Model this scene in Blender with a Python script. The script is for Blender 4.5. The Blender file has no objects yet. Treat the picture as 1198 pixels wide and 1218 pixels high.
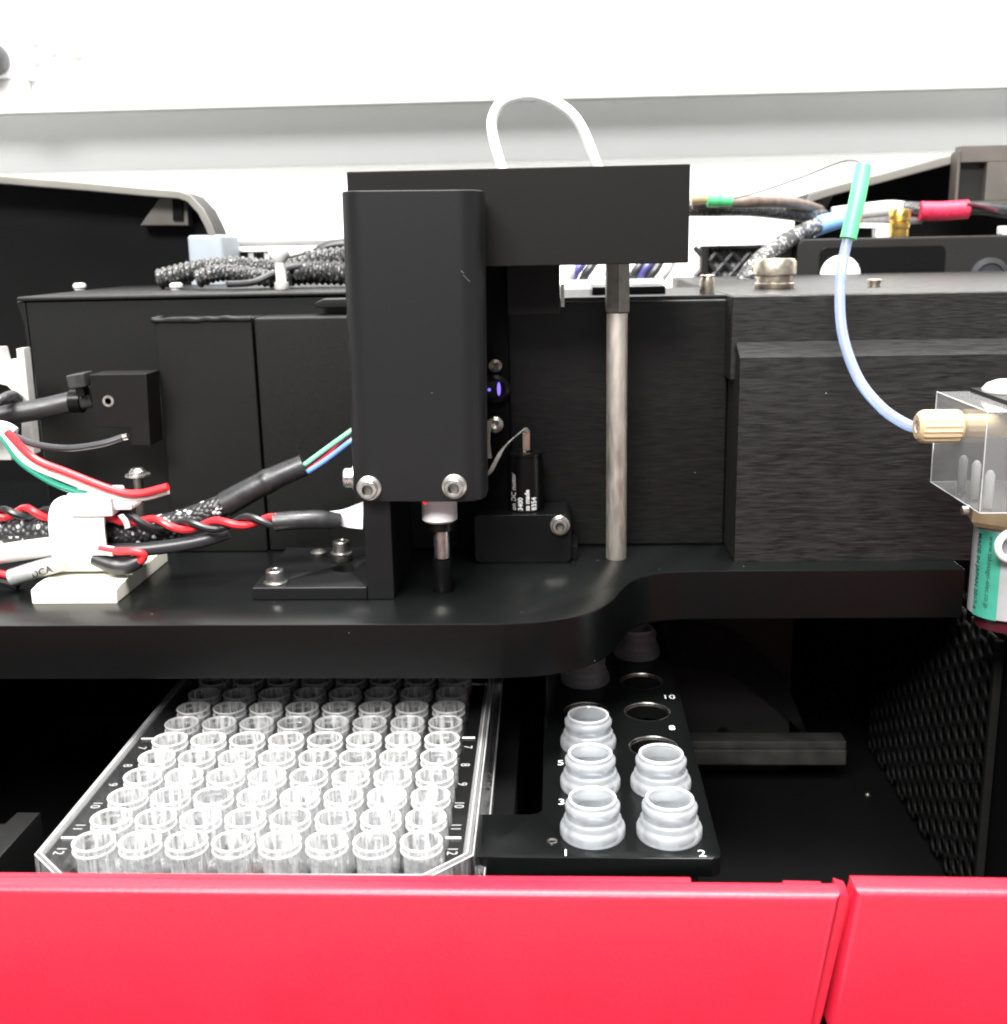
import bpy, bmesh, math, random
from mathutils import Vector, Matrix
C = bpy.context.scene
random.seed(7)
S = 0.001                      # all sizes below are in millimetres
rad = math.radians

# ------------------------------------------------------------------ camera
ZC = 225.0
PIT, YAW, ROL = rad(13.55), rad(2.8), rad(-1.15)
FPX, CX, CY = 1330.0, 599.0, 609.0
def _basis():
    F = Vector((-math.sin(YAW)*math.cos(PIT), math.cos(YAW)*math.cos(PIT), -math.sin(PIT)))
    R = Vector((math.cos(YAW), math.sin(YAW), 0)); U = R.cross(F)
    return R*math.cos(ROL)+U*math.sin(ROL), -R*math.sin(ROL)+U*math.cos(ROL), F
RV, UV_, FV = _basis()
cam = bpy.data.cameras.new("camera"); camo = bpy.data.objects.new("camera", cam)
C.collection.objects.link(camo); C.camera = camo
M = Matrix((RV, UV_, -FV)).transposed().to_4x4(); M.translation = Vector((0, 0, ZC*S))
camo.matrix_world = M
cam.sensor_fit = 'HORIZONTAL'; cam.sensor_width = 36; cam.lens = FPX/1198*36
cam.clip_start = 0.005; cam.clip_end = 50
cam.dof.use_dof = True; cam.dof.focus_distance = 0.245; cam.dof.aperture_fstop = 38

# ------------------------------------------------------------------ world and lamps
w = bpy.data.worlds.new("World"); C.world = w; w.use_nodes = True
w.node_tree.nodes["Background"].inputs[0].default_value = (0.99, 0.99, 1.0, 1)
w.node_tree.nodes["Background"].inputs[1].default_value = 0.25
def area(name, loc, target, sx, sy, power, col=(1, .985, .965)):
    l = bpy.data.lights.new(name, 'AREA'); l.shape = 'RECTANGLE'; l.size = sx; l.size_y = sy
    l.energy = power; l.color = col
    o = bpy.data.objects.new(name, l); C.collection.objects.link(o)
    o.location = loc; d = Vector(target)-Vector(loc)
    o.rotation_euler = d.to_track_quat('-Z', 'Y').to_euler()
    return o
area("ceiling_lamp", (0.15, -0.10, 1.9), (0.0, 0.2, 0.15), 1.2, 0.6, 96)
area("ceiling_lamp", (-0.5, -1.5, 1.7), (0.0, 0.25, 0.15), 1.2, 0.6, 100)
C.view_settings.view_transform = 'Standard'; C.view_settings.look = 'None'
C.view_settings.exposure = 0.5; C.view_settings.gamma = 1.0
C.cycles.filter_width = 2.0; C.cycles.max_bounces = 12; C.cycles.transparent_max_bounces = 40
C.cycles.transmission_bounces = 10; C.cycles.caustics_reflective = False; C.cycles.caustics_refractive = False

# ------------------------------------------------------------------ placing: photo ray met with a real plane
def _ray(u, v): return FV + RV*((u-CX)/FPX) - UV_*((v-CY)/FPX)
def A(u, v, y):
    r = _ray(u, v); p = r*(y/r.y); return Vector((p.x, p.y, p.z+ZC))
def AZ(u, v, z):
    r = _ray(u, v); p = r*((z-ZC)/r.z); return Vector((p.x, p.y, p.z+ZC))
def AX(u, v, x):
    r = _ray(u, v); p = r*(x/r.x); return Vector((p.x, p.y, p.z+ZC))

YN = 260.0
# ------------------------------------------------------------------ materials
def nt(name):
    m = bpy.data.materials.new(name); m.use_nodes = True
    return m, m.node_tree.nodes, m.node_tree.links
def setin(b, **k):
    for n, v in k.items(): b.inputs[n.replace('_', ' ')].default_value = v
def pbr(name, col, rough=.5, metal=0., var=.0, vscale=300, bump=0., bscale=2000, stretch=None, specks=0., trans=0., spec=.5, rvar=0.):
    """Principled with a little grain: colour and roughness variation, fine relief, dust specks."""
    m, N, L = nt(name); b = N["Principled BSDF"]
    c = tuple(col)+(1,) if len(col) == 3 else col
    setin(b, Base_Color=c, Roughness=rough, Metallic=metal)
    b.inputs["Specular IOR Level"].default_value = spec
    if trans: b.inputs["Transmission Weight"].default_value = trans
    tc = N.new("ShaderNodeTexCoord"); mp = N.new("ShaderNodeMapping")
    L.new(tc.outputs["Object"], mp.inputs[0])
    if stretch: mp.inputs["Scale"].default_value = stretch
    last = None
    if var or rvar:
        n = N.new("ShaderNodeTexNoise"); n.inputs["Scale"].default_value = vscale; n.inputs["Detail"].default_value = 5
        L.new(mp.outputs[0], n.inputs["Vector"])
        if var:
            r = N.new("ShaderNodeValToRGB"); r.color_ramp.elements[0].position = .3; r.color_ramp.elements[1].position = .72
            r.color_ramp.elements[0].color = tuple(x*(1-var) for x in c[:3])+(1,)
            r.color_ramp.elements[1].color = tuple(min(1, x*(1+var)) for x in c[:3])+(1,)
            L.new(n.outputs["Fac"], r.inputs[0]); last = r.outputs[0]
            L.new(last, b.inputs["Base Color"])
        if rvar:
            mr = N.new("ShaderNodeMapRange"); mr.inputs[1].default_value = .3; mr.inputs[2].default_value = .7
            mr.inputs[3].default_value = max(.02, rough-rvar); mr.inputs[4].default_value = rough+rvar
            L.new(n.outputs["Fac"], mr.inputs[0]); L.new(mr.outputs[0], b.inputs["Roughness"])
    if specks:
        v = N.new("ShaderNodeTexVoronoi"); v.inputs["Scale"].default_value = 230; L.new(tc.outputs["Object"], v.inputs["Vector"])
        n2 = N.new("ShaderNodeTexNoise"); n2.inputs["Scale"].default_value = 120; L.new(tc.outputs["Object"], n2.inputs["Vector"])
        lt = N.new("ShaderNodeMath"); lt.operation = 'LESS_THAN'; lt.inputs[1].default_value = specks
        L.new(v.outputs["Distance"], lt.inputs[0])
        gt = N.new("ShaderNodeMath"); gt.operation = 'GREATER_THAN'; gt.inputs[1].default_value = .58
        L.new(n2.outputs["Fac"], gt.inputs[0])
        mu = N.new("ShaderNodeMath"); mu.operation = 'MULTIPLY'; L.new(lt.outputs[0], mu.inputs[0]); L.new(gt.outputs[0], mu.inputs[1])
        mx = N.new("ShaderNodeMixRGB"); mx.inputs[2].default_value = (.35, .34, .32, 1)
        L.new(mu.outputs[0], mx.inputs[0])
        if last: L.new(last, mx.inputs[1])
        else: mx.inputs[1].default_value = c
        L.new(mx.outputs[0], b.inputs["Base Color"])
    if bump:
        n = N.new("ShaderNodeTexNoise"); n.inputs["Scale"].default_value = bscale; n.inputs["Detail"].default_value = 4
        L.new(mp.outputs[0], n.inputs["Vector"])
        bp = N.new("ShaderNodeBump"); bp.inputs["Strength"].default_value = bump; bp.inputs["Distance"].default_value = .0002
        L.new(n.outputs["Fac"], bp.inputs["Height"]); L.new(bp.outputs[0], b.inputs["Normal"])
    return m
MT = {}
MT['black'] = pbr('black_anodised', (.0036, .0036, .0040) , .45, spec=.28, var=.0, vscale=1600, bump=.03, bscale=4000, specks=.02, rvar=.0)
MT['deck'] = pbr('deck_anodised', (.0024, .0029, .0028), .28, spec=.27, var=.0, vscale=1500, bump=.02, bscale=5000, specks=.028, rvar=.0)
MT['matt'] = pbr('black_matt', (.0030, .0025, .0021), .55, spec=.18, var=.0, vscale=1500, bump=.08, bscale=3000, rvar=.04, specks=.02)
MT['brush'] = pbr('black_brushed', (.0082, .0080, .0075), .44, spec=.34, var=.55, vscale=2200, bump=.4, bscale=3600, stretch=(.09, 1, 1), rvar=.12, specks=.03)
MT['brushmid'] = pbr('black_brushed_fine', (.0032, .0032, .003), .42, spec=.26, var=.35, vscale=2200, bump=.2, bscale=3600, stretch=(.10, 1, 1), rvar=.05, specks=.02)
MT['paint'] = pbr('black_paint', (.0030, .0031, .0029), .5, spec=.25, var=.0, vscale=1500, bump=.15, bscale=1500, rvar=.05, specks=.02)
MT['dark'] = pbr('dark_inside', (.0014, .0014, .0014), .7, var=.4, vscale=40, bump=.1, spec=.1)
MT['hood'] = pbr('hood_plastic', (.008, .0075, .0065), .55, spec=.3, var=.2, vscale=50, bump=.15, bscale=2500)
MT['hoodrim'] = pbr('hood_rim', (.13, .125, .11), .5, var=.1, vscale=80, bump=.1, bscale=2500)
MT['brkt'] = pbr('hood_bracket_plastic', (.07, .062, .053), .55, var=.15, vscale=80, bump=.1)
MT['steel'] = pbr('steel', (.52, .50, .47), .33, 1., var=.12, vscale=500, bump=.05, bscale=3000, rvar=.08)
MT['rod'] = pbr('ground_rod', (.60, .56, .50), .55, 1., var=.12, vscale=900, bump=.1, bscale=3000, stretch=(1, 1, .2), rvar=.06)
MT['hexm'] = pbr('milled_steel', (.20, .19, .17), .45, 1., var=.2, vscale=500, bump=.1)
MT['nickel'] = pbr('nickel', (.50, .44, .36), .36, 1., var=.15, vscale=400, rvar=.1)
MT['brass'] = pbr('brass', (.72, .47, .13), .28, 1., var=.2, vscale=300, rvar=.1)
MT['white'] = pbr('white_plastic', (.82, .82, .80), .42, var=.04, vscale=200, bump=.05)
MT['ivory'] = pbr('ivory_plastic', (.80, .77, .66), .45, var=.05, vscale=200, bump=.05)
MT['ltgrey'] = pbr('light_grey_metal', (.46, .45, .435), .5, var=.1, vscale=150, bump=.1)
MT['collar'] = pbr('grey_white_collar', (.70, .69, .69), .45, var=.06, vscale=200)
MT['bluegrey'] = pbr('blue_grey_plastic', (.25, .28, .31), .5, var=.08, vscale=100)
MT['midgrey'] = pbr('mid_grey', (.16, .16, .155), .5, var=.1, vscale=100)
MT['shrink'] = pbr('heat_shrink', (.018, .018, .0195), .42, var=.25, vscale=250, bump=.25, bscale=700, rvar=.1)
MT['tubegrey'] = pbr('grey_sleeve', (.028, .028, .031), .38, var=.2, vscale=200, bump=.12, bscale=900)
MT['tie'] = pbr('black_nylon', (.003, .003, .003), .3, spec=.24, bump=.1, bscale=1500)
MT['red_w'] = pbr('red_wire', (.62, .022, .03), .33, var=.12, vscale=300)
MT['dkred'] = pbr('dark_red', (.055, .006, .012), .35, var=.1)
MT['black_w'] = pbr('black_wire', (.012, .012, .013), .35)
MT['white_w'] = pbr('white_wire', (.75, .73, .70), .35, var=.08)
MT['green_w'] = pbr('green_wire', (.012, .26, .17), .35)
MT['lgreen_w'] = pbr('light_green_wire', (.20, .62, .33), .35)
MT['blue_w'] = pbr('blue_wire', (.13, .27, .68), .35)
MT['violet_w'] = pbr('dark_violet_wire', (.07, .07, .22), .35)
MT['pink_w'] = pbr('pink_wire', (.50, .22, .36), .35)
MT['sleeve_g'] = pbr('green_sleeve', (.085, .50, .19), .42, var=.05)
MT['bluewrap'] = pbr('blue_wrap', (.20, .40, .75), .45, var=.15, vscale=300, bump=.2)
MT['redwrap'] = pbr('red_wrap', (.55, .02, .06), .5, var=.4, vscale=900, bump=.6, bscale=1200)
MT['brown'] = pbr('brown_cable', (.11, .08, .062), .5, var=.4, vscale=400, bump=.3)
MT['greycab'] = pbr('grey_cable', (.30, .30, .295), .5, var=.3, vscale=300)
MT['ribbon'] = pbr('flat_ribbon', (.42, .41, .38), .4, var=.2, vscale=500, bump=.1)
MT['paper'] = pbr('white_paper', (.80, .78, .79), .6, var=.05, vscale=300, bump=.1)
MT['peek'] = pbr('beige_fitting', (.44, .33, .20), .4, var=.06, vscale=300)
MT['peekd'] = pbr('tan_fitting', (.42, .31, .18), .42, var=.08, vscale=300)
MT['copper'] = pbr('copper_pin', (.60, .44, .36), .35, 1., var=.1)
MT['label'] = pbr('label_white', (.31, .31, .315), .35, var=.04, vscale=400)
MT['lgreen'] = pbr('label_green', (.045, .29, .205), .35, var=.06, vscale=400)
MT['ink'] = pbr('black_ink', (.010, .016, .014), .5)
MT['wink'] = pbr('white_ink', (.72, .72, .72), .5)
MT['wall'] = pbr('white_wall', (.88, .88, .87), .7, var=.015, vscale=8, bump=.1, bscale=400)
MT['strip'] = pbr('painted_shade_grey', (.245, .25, .25), .6, var=.02, vscale=6)  # grey colour stands for the shade under the trunking
MT['sock'] = pbr('socket_hole', (.21, .21, .205), .5)
MT['railm'] = pbr('dull_rail', (.027, .0265, .024), .5, .4, var=.25, vscale=150, rvar=.1)
MT['dimpanel'] = pbr('dim_panel', (.0028, .0028, .0026), .5, var=.3, vscale=60)
MT['mesh'] = pbr('perforated_steel', (.006, .006, .0058), .6, .0, spec=.12, var=.2, vscale=150)
MT['red'] = pbr('red_lacquer', (.43, .0070, .025), .42, var=.035, vscale=60, bump=.22, bscale=1400, rvar=.05)
def emis(name, col, s):
    m, N, L = nt(name); b = N["Principled BSDF"]; b.inputs["Emission Color"].default_value = col+(1,)
    b.inputs["Emission Strength"].default_value = s; b.inputs["Base Color"].default_value = col+(1,); return m
MT['led'] = emis('red_led', (.9, .01, .01), .9)
MT['violet'] = emis('violet_glint_glow', (.22, .14, .9), 1.0)  # emission put in for a glint; the lens is no lamp
def thin_clear(name, ior, white, rough, tint=(.97, .975, .98), streak=True, gl=1.0, sc=(.9, .9, .9)):
    """thin clear moulded plastic: reflects at glancing angles, passes the rest, scatters a little."""
    m, N, L = nt(name); N.remove(N["Principled BSDF"]); out = N["Material Output"]
    tr = N.new("ShaderNodeBsdfTransparent"); tr.inputs[0].default_value = tint+(1,)
    g = N.new("ShaderNodeBsdfGlossy"); g.inputs["Roughness"].default_value = rough; g.inputs["Color"].default_value = (gl, gl, gl, 1)
    d = N.new("ShaderNodeBsdfDiffuse"); d.inputs[0].default_value = sc+(1,)
    t = N.new("ShaderNodeBsdfTranslucent"); t.inputs[0].default_value = sc+(1,)
    fr = N.new("ShaderNodeFresnel"); fr.inputs[0].default_value = ior
    if streak:
        tc = N.new("ShaderNodeTexCoord"); mp = N.new("ShaderNodeMapping"); mp.inputs["Scale"].default_value = (1, 1, .15)
        n = N.new("ShaderNodeTexNoise"); n.noise_dimensions = '4D'; n.inputs["Scale"].default_value = 900; n.inputs["Detail"].default_value = 3
        oi = N.new('ShaderNodeObjectInfo'); om = N.new('ShaderNodeMath'); om.operation = 'MULTIPLY'; om.inputs[1].default_value = 40; L.new(oi.outputs['Random'], om.inputs[0]); L.new(om.outputs[0], n.inputs['W'])
        L.new(tc.outputs["Object"], mp.inputs[0]); L.new(mp.outputs[0], n.inputs["Vector"])
        bp = N.new("ShaderNodeBump"); bp.inputs["Strength"].default_value = .35; bp.inputs["Distance"].default_value = .0003
        L.new(n.outputs["Fac"], bp.inputs["Height"])
        for q in (g, fr): L.new(bp.outputs[0], q.inputs["Normal"])
        sr = N.new('ShaderNodeMapRange'); sr.inputs[1].default_value = .44; sr.inputs[2].default_value = .62; sr.inputs[3].default_value = white*.25; sr.inputs[4].default_value = white*2.6
        L.new(n.outputs['Fac'], sr.inputs[0])
    m1 = N.new("ShaderNodeMixShader"); L.new(fr.outputs[0], m1.inputs[0]); L.new(tr.outputs[0], m1.inputs[1]); L.new(g.outputs[0], m1.inputs[2])
    m2 = N.new("ShaderNodeMixShader"); m2.inputs[0].default_value = .5; L.new(d.outputs[0], m2.inputs[1]); L.new(t.outputs[0], m2.inputs[2])
    m3 = N.new("ShaderNodeMixShader"); m3.inputs[0].default_value = white
    if streak: L.new(sr.outputs[0], m3.inputs[0])
    L.new(m1.outputs[0], m3.inputs[1]); L.new(m2.outputs[0], m3.inputs[2]); L.new(m3.outputs[0], out.inputs[0])
    return m
MT['clear'] = thin_clear('clear_polystyrene', 1.65, .27, .08)
MT['clearrim'] = thin_clear('clear_polystyrene_rim', 1.8, .6, .10, streak=False)
MT['clearmargin'] = thin_clear('clear_polystyrene_margin', 1.5, .012, .06, streak=False)
MT['clearedge'] = thin_clear('clear_polystyrene_edge', 1.7, .24, .12, streak=False)
MT['clearskirt'] = thin_clear('clear_polystyrene_skirt', 1.6, .07, .08)
MT['clearnum'] = thin_clear('moulded_numeral', 1.6, .6, .1, streak=False)
MT['clearbot'] = thin_clear('clear_polystyrene_bottom', 1.6, .5, .1)
MT['cleardeck'] = thin_clear('clear_polystyrene_deck', 1.55, .035, .08, streak=False)
MT['vial'] = thin_clear('frosted_polypropylene', 1.42, .32, .28, tint=(.95, .97, 1.), sc=(.74, .765, .78), streak=False)
MT['ptfe'] = thin_clear('translucent_tube', 1.4, .5, .2, tint=(.75, .83, .97), streak=False, sc=(.52, .59, .76))
MT['loop'] = pbr('white_tube', (.85, .85, .84), .35)
MT['acrylic'] = thin_clear('acrylic', 1.55, .15, .04, streak=False, tint=(.95, .96, .95))
def braid(name, dark, light, su, sv, frac):
    m, N, L = nt(name); b = N["Principled BSDF"]; b.inputs["Roughness"].default_value = .4
    uv = N.new("ShaderNodeUVMap"); mp = N.new("ShaderNodeMapping"); mp.inputs["Scale"].default_value = (su, sv, 1); mp.inputs["Rotation"].default_value = (0, 0, rad(38))
    L.new(uv.outputs[0], mp.inputs[0])
    v = N.new("ShaderNodeTexVoronoi"); v.inputs["Scale"].default_value = 1; v.inputs["Randomness"].default_value = .55
    L.new(mp.outputs[0], v.inputs["Vector"])
    hs = N.new("ShaderNodeSeparateColor"); L.new(v.outputs["Color"], hs.inputs[0])
    g = N.new("ShaderNodeMath"); g.operation = 'LESS_THAN'; g.inputs[1].default_value = frac; L.new(hs.outputs[0], g.inputs[0])
    lt = N.new("ShaderNodeMath"); lt.operation = 'LESS_THAN'; lt.inputs[1].default_value = .42; L.new(v.outputs["Distance"], lt.inputs[0])
    mu = N.new("ShaderNodeMath"); mu.operation = 'MULTIPLY'; L.new(g.outputs[0], mu.inputs[0]); L.new(lt.outputs[0], mu.inputs[1])
    mx = N.new("ShaderNodeMixRGB"); mx.inputs[1].default_value = dark+(1,); mx.inputs[2].default_value = light+(1,)
    L.new(mu.outputs[0], mx.inputs[0]); L.new(mx.outputs[0], b.inputs["Base Color"])
    bp = N.new("ShaderNodeBump"); bp.invert = True; bp.inputs["Strength"].default_value = .9; bp.inputs["Distance"].default_value = .0006
    L.new(v.outputs["Distance"], bp.inputs["Height"]); L.new(bp.outputs[0], b.inputs["Normal"])
    return m
MT['braid'] = braid('braided_sleeve', (.016, .016, .017), (.62, .62, .62), .75, 1.15, .36)
MT['braidfine'] = braid('fine_braid', (.02, .02, .02), (.7, .7, .7), 1.1, 1.1, .4)
MT['braidgrey'] = braid('grey_braid', (.028, .028, .028), (.13, .13, .128), .9, 1.0, .5)

# ------------------------------------------------------------------ mesh helper
class MB:
    def __init__(s): s.wn = False; s.bm = bmesh.new(); s.uv = s.bm.loops.layers.uv.new("UVMap")
    def box(s, x0, x1, y0, y1, z0, z1, bev=0., seg=2, rot=None, piv=None):
        r = bmesh.ops.create_cube(s.bm, size=1); vs = r['verts']
        for v in vs: v.co = Vector(((x0+x1)/2+v.co.x*(x1-x0), (y0+y1)/2+v.co.y*(y1-y0), (z0+z1)/2+v.co.z*(z1-z0)))
        if rot:
            p = Vector(piv) if piv else Vector(((x0+x1)/2, (y0+y1)/2, (z0+z1)/2))
            for v in vs: v.co = p + rot @ (v.co-p)
        if bev:
            s.wn = True
            es = list({e for v in vs for e in v.link_edges})
            bmesh.ops.bevel(s.bm, geom=es, offset=bev, segments=seg, affect='EDGES', profile=.5)
        return s
    def prism(s, poly, plane, a0, a1, bev=0., seg=2):
        def co(p, a):
            if plane == 'xy': return Vector((p[0], p[1], a))
            if plane == 'xz': return Vector((p[0], a, p[1]))
            return Vector((a, p[0], p[1]))
        lo = [s.bm.verts.new(co(p, a0)) for p in poly]; hi = [s.bm.verts.new(co(p, a1)) for p in poly]
        n = len(poly); fs = [s.bm.faces.new(lo), s.bm.faces.new(hi)]
        for i in range(n): fs.append(s.bm.faces.new((lo[i], lo[(i+1) % n], hi[(i+1) % n], hi[i])))
        bmesh.ops.recalc_face_normals(s.bm, faces=fs)
        if bev:
            s.wn = True
            es = list({e for f in fs[:2] for e in f.edges})
            bmesh.ops.bevel(s.bm, geom=es, offset=bev, segments=seg, affect='EDGES', profile=.5)
        return s
    def grid(s, rings, close_v=True, cap0=False, cap1=False, us=None):
        """rings: list of rings of points; quads between them with UVs"""
        vs = [[s.bm.verts.new(p) for p in r] for r in rings]; n = len(vs[0])
        for i in range(len(vs)-1):
            for j in range(n if close_v else n-1):
                k = (j+1) % n
                f = s.bm.faces.new((vs[i][j], vs[i][k], vs[i+1][k], vs[i+1][j]))
                u0, u1 = (us[i], us[i+1]) if us else (i, i+1)
                for l, q in zip(f.loops, ((u0, j), (u0, j+1), (u1, j+1), (u1, j))): l[s.uv].uv = (q[0], q[1]/n*us[-1] if False else q[1]/n*12)
        if cap0: s.bm.faces.new(list(reversed(vs[0])))
        if cap1: s.bm.faces.new(vs[-1])
        return s
    def tube(s, pts, r, n=14, spline=True, caps=True, step=None, rib=0., ribp=1., flat=1.):
        P = catmull([Vector(p) for p in pts], step or max(.25, (r if not callable(r) else 1.)*.5)) if spline else [Vector(p) for p in pts]
        rings, us, d = [], [], 0.
        up = None
        for i, p in enumerate(P):
            t = (P[min(i+1, len(P)-1)]-P[max(i-1, 0)]).normalized()
            if up is None:
                up = Vector((0, 0, 1)) if abs(t.z) < .9 else Vector((0, 1, 0))
            a = t.cross(up).normalized(); up = a.cross(t).normalized()
            if i: d += (P[i]-P[i-1]).length
            rr = r(i/(len(P)-1)) if callable(r) else r
            if rib: rr *= 1+rib*(.5+.5*math.sin(d/ribp*2*math.pi))
            rings.append([p+(a*math.cos(2*math.pi*k/n)*flat+up*math.sin(2*math.pi*k/n))*rr for k in range(n)]); us.append(d)
        return s.grid(rings, True, caps, caps, us)
    def lathe(s, prof, o=(0, 0, 0), ax='z', n=24, cap=True, ang=0.):
        """prof: list of (radius, height) along ax"""
        o = Vector(o); rings = []
        for r, h in prof:
            ring = []
            for k in range(n):
                c, q = math.cos(2*math.pi*k/n+ang)*r, math.sin(2*math.pi*k/n+ang)*r
                ring.append(o+(Vector((c, q, h)) if ax == 'z' else Vector((c, -h, q)) if ax == '-y' else Vector((-h, c, q)) if ax == '-x' else Vector((h, c, q)) if ax == 'x' else Vector((c, h, q))))
            rings.append(ring)
        return s.grid(rings, True, cap and prof[0][0] > 1e-6, cap and prof[-1][0] > 1e-6, [i for i in range(len(prof))])
    def strip(s, pts, wv, th=.3):
        """a flat ribbon through pts, wv = half-width vector, th = thickness"""
        P = catmull([Vector(p) for p in pts], 1.0); rings = []
        for i, p in enumerate(P):
            t = (P[min(i+1, len(P)-1)]-P[max(i-1, 0)]).normalized()
            ww = wv(i/(len(P)-1)) if callable(wv) else wv
            ww = Vector(ww); nn = t.cross(ww).normalized()*th*.5
            rings.append([p+ww+nn, p-ww+nn, p-ww-nn, p+ww-nn])
        return s.grid(rings, True, True, True)
    def xform(s, M): bmesh.ops.transform(s.bm, matrix=M, verts=s.bm.verts[:]); return s
    def mesh(s, name, origin=(0, 0, 0), sharp=35):
        bmesh.ops.remove_doubles(s.bm, verts=s.bm.verts[:], dist=1e-5)
        bmesh.ops.recalc_face_normals(s.bm, faces=s.bm.faces[:])
        o = Vector(origin)
        for v in s.bm.verts: v.co = (v.co-o)*S
        me = bpy.data.meshes.new(name); s.bm.to_mesh(me); s.bm.free()
        me.polygons.foreach_set("use_smooth", [True]*len(me.polygons))
        me.set_sharp_from_angle(angle=rad(sharp))
        return me
def catmull(P, step):
    if len(P) < 3: 
        n = max(2, int((P[1]-P[0]).length/step)+1)
        return [P[0].lerp(P[1], i/n) for i in range(n+1)]
    Q = [P[0]*2-P[1]]+P+[P[-1]*2-P[-2]]; out = []
    for i in range(1, len(Q)-2):
        a, b, c, d = Q[i-1:i+3]; n = max(2, int((c-b).length/step)+1)
        for k in range(n):
            t = k/n
            out.append(.5*((2*b)+(c-a)*t+(2*a-5*b+4*c-d)*t*t+(3*b-a-3*c+d)*t**3))
    out.append(P[-1]); return out
ORG = {}
def tag(o, label, cat, group=None, kind=None):
    if label: o['label'] = label
    if cat: o['category'] = cat
    if group: o['group'] = group
    if kind: o['kind'] = kind
    return o
def thing(name, loc, label, cat, group=None):
    o = bpy.data.objects.new(name, None); C.collection.objects.link(o); o.empty_display_size = .003
    o.location = Vector(loc)*S; ORG[o] = Vector(loc); return tag(o, label, cat, group)
def put(mb, name, mat, parent=None, label=None, sharp=35, origin=None):
    """link the builder as one mesh object, a child of parent; mb is in world millimetres"""
    if parent is not None:
        org = ORG[parent]; me = mb.mesh(name, org, sharp); o = bpy.data.objects.new(name, me); o.parent = parent
        ORG[o] = org
    else:
        vs = [v.co for v in mb.bm.verts]
        org = Vector(origin) if origin else Vector(((min(v.x for v in vs)+max(v.x for v in vs))/2, (min(v.y for v in vs)+max(v.y for v in vs))/2, min(v.z for v in vs)))
        me = mb.mesh(name, org, sharp); o = bpy.data.objects.new(name, me); o.location = org*S; ORG[o] = org
    if mb.wn:
        wm = o.modifiers.new('normals', 'WEIGHTED_NORMAL'); wm.keep_sharp = True; wm.weight = 100
    C.collection.objects.link(o); me.materials.append(MT[mat] if isinstance(mat, str) else mat)
    if label: o['label'] = label
    return o
def single(mb, name, mat, label, cat, group=None, sharp=35):
    return tag(put(mb, name, mat, None, None, sharp), label, cat, group)
def struct(mb, name, mat):
    o = put(mb, name, mat); o['kind'] = 'structure'; return o
def cut(o, cutter):
    """boolean difference, applied"""
    cm = cutter.mesh("tmp_cut", ORG[o]); co = bpy.data.objects.new("tmp_cut", cm); C.collection.objects.link(co)
    co.matrix_world = Matrix.Translation(ORG[o]*S)
    bpy.context.view_layer.update()
    md = o.modifiers.new("cut", 'BOOLEAN'); md.object = co; md.operation = 'DIFFERENCE'; md.solver = 'EXACT'
    dg = bpy.context.evaluated_depsgraph_get(); me = bpy.data.meshes.new_from_object(o.evaluated_get(dg))
    o.modifiers.clear(); old = o.data; o.data = me; me.name = old.name
    bpy.data.objects.remove(co); bpy.data.meshes.remove(cm)
    me.set_sharp_from_angle(angle=rad(35)); return o
def rrect(x0, x1, y0, y1, r, n=6):
    out = []
    for cx, cy, a in ((x1-r, y1-r, 0), (x0+r, y1-r, 90), (x0+r, y0+r, 180), (x1-r, y0+r, 270)):
        for k in range(n+1):
            t = rad(a+90*k/n); out.append((cx+r*math.cos(t), cy+r*math.sin(t)))
    return out
def text_mb(body, size, fn, align='LEFT', ext=.0, bold=0.):
    """lettering as a mesh; fn maps flat (x, y) in mm to a world point"""
    cu = bpy.data.curves.new("tmp_text", 'FONT'); cu.body = body; cu.size = size; cu.align_x = align; cu.offset = bold; cu.resolution_u = 3
    to = bpy.data.objects.new("tmp_text", cu); C.collection.objects.link(to); bpy.context.view_layer.update()
    me = bpy.data.meshes.new_from_object(to.evaluated_get(bpy.context.evaluated_depsgraph_get()))
    mb = MB(); mb.bm.from_mesh(me)
    for v in mb.bm.verts: v.co = fn(v.co.x, v.co.y)
    bpy.data.objects.remove(to); bpy.data.curves.remove(cu); bpy.data.meshes.remove(me)
    return mb
def cap_screw(parent, p, ax, rh=2.25, hh=2.5, washer=True, mat='steel', name='screw'):
    """socket head cap screw whose bearing face is at p, head pointing along ax"""
    p = Vector(p); sg = Vector({'z': (0, 0, 1), '-y': (0, -1, 0), '-x': (-1, 0, 0)}[ax]); base = 0.
    if washer:
        w_ = put(MB().lathe([(rh*.5, 0), (rh*1.28, 0), (rh*1.3, .15), (rh*1.3, .5), (rh*1.22, .62), (rh*.5, .62)], p, ax, 24), 'washer', mat, parent)
        base = .62
    hr = rh*.56
    prof = [(rh*.96, base), (rh, base+.12), (rh, base+hh-.3), (rh*.9, base+hh), (hr*1.05, base+hh), (hr, base+hh-.1)]
    h = put(MB().lathe(prof, p, ax, 24, cap=False), name, mat, parent)
    put(MB().lathe([(hr, base+hh-.1), (hr*.98, base+hh-1.3), (0.001, base+hh-1.4)], p, ax, 6, cap=False), 'socket', 'hexm', h)  # darker metal paints in the shade of the hex recess
    return h

# ================================================================== THE ROOM BEHIND
struct(MB().box(-1500, 1500, 800, 830, -400, 1600), 'wall', 'wall')
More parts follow.
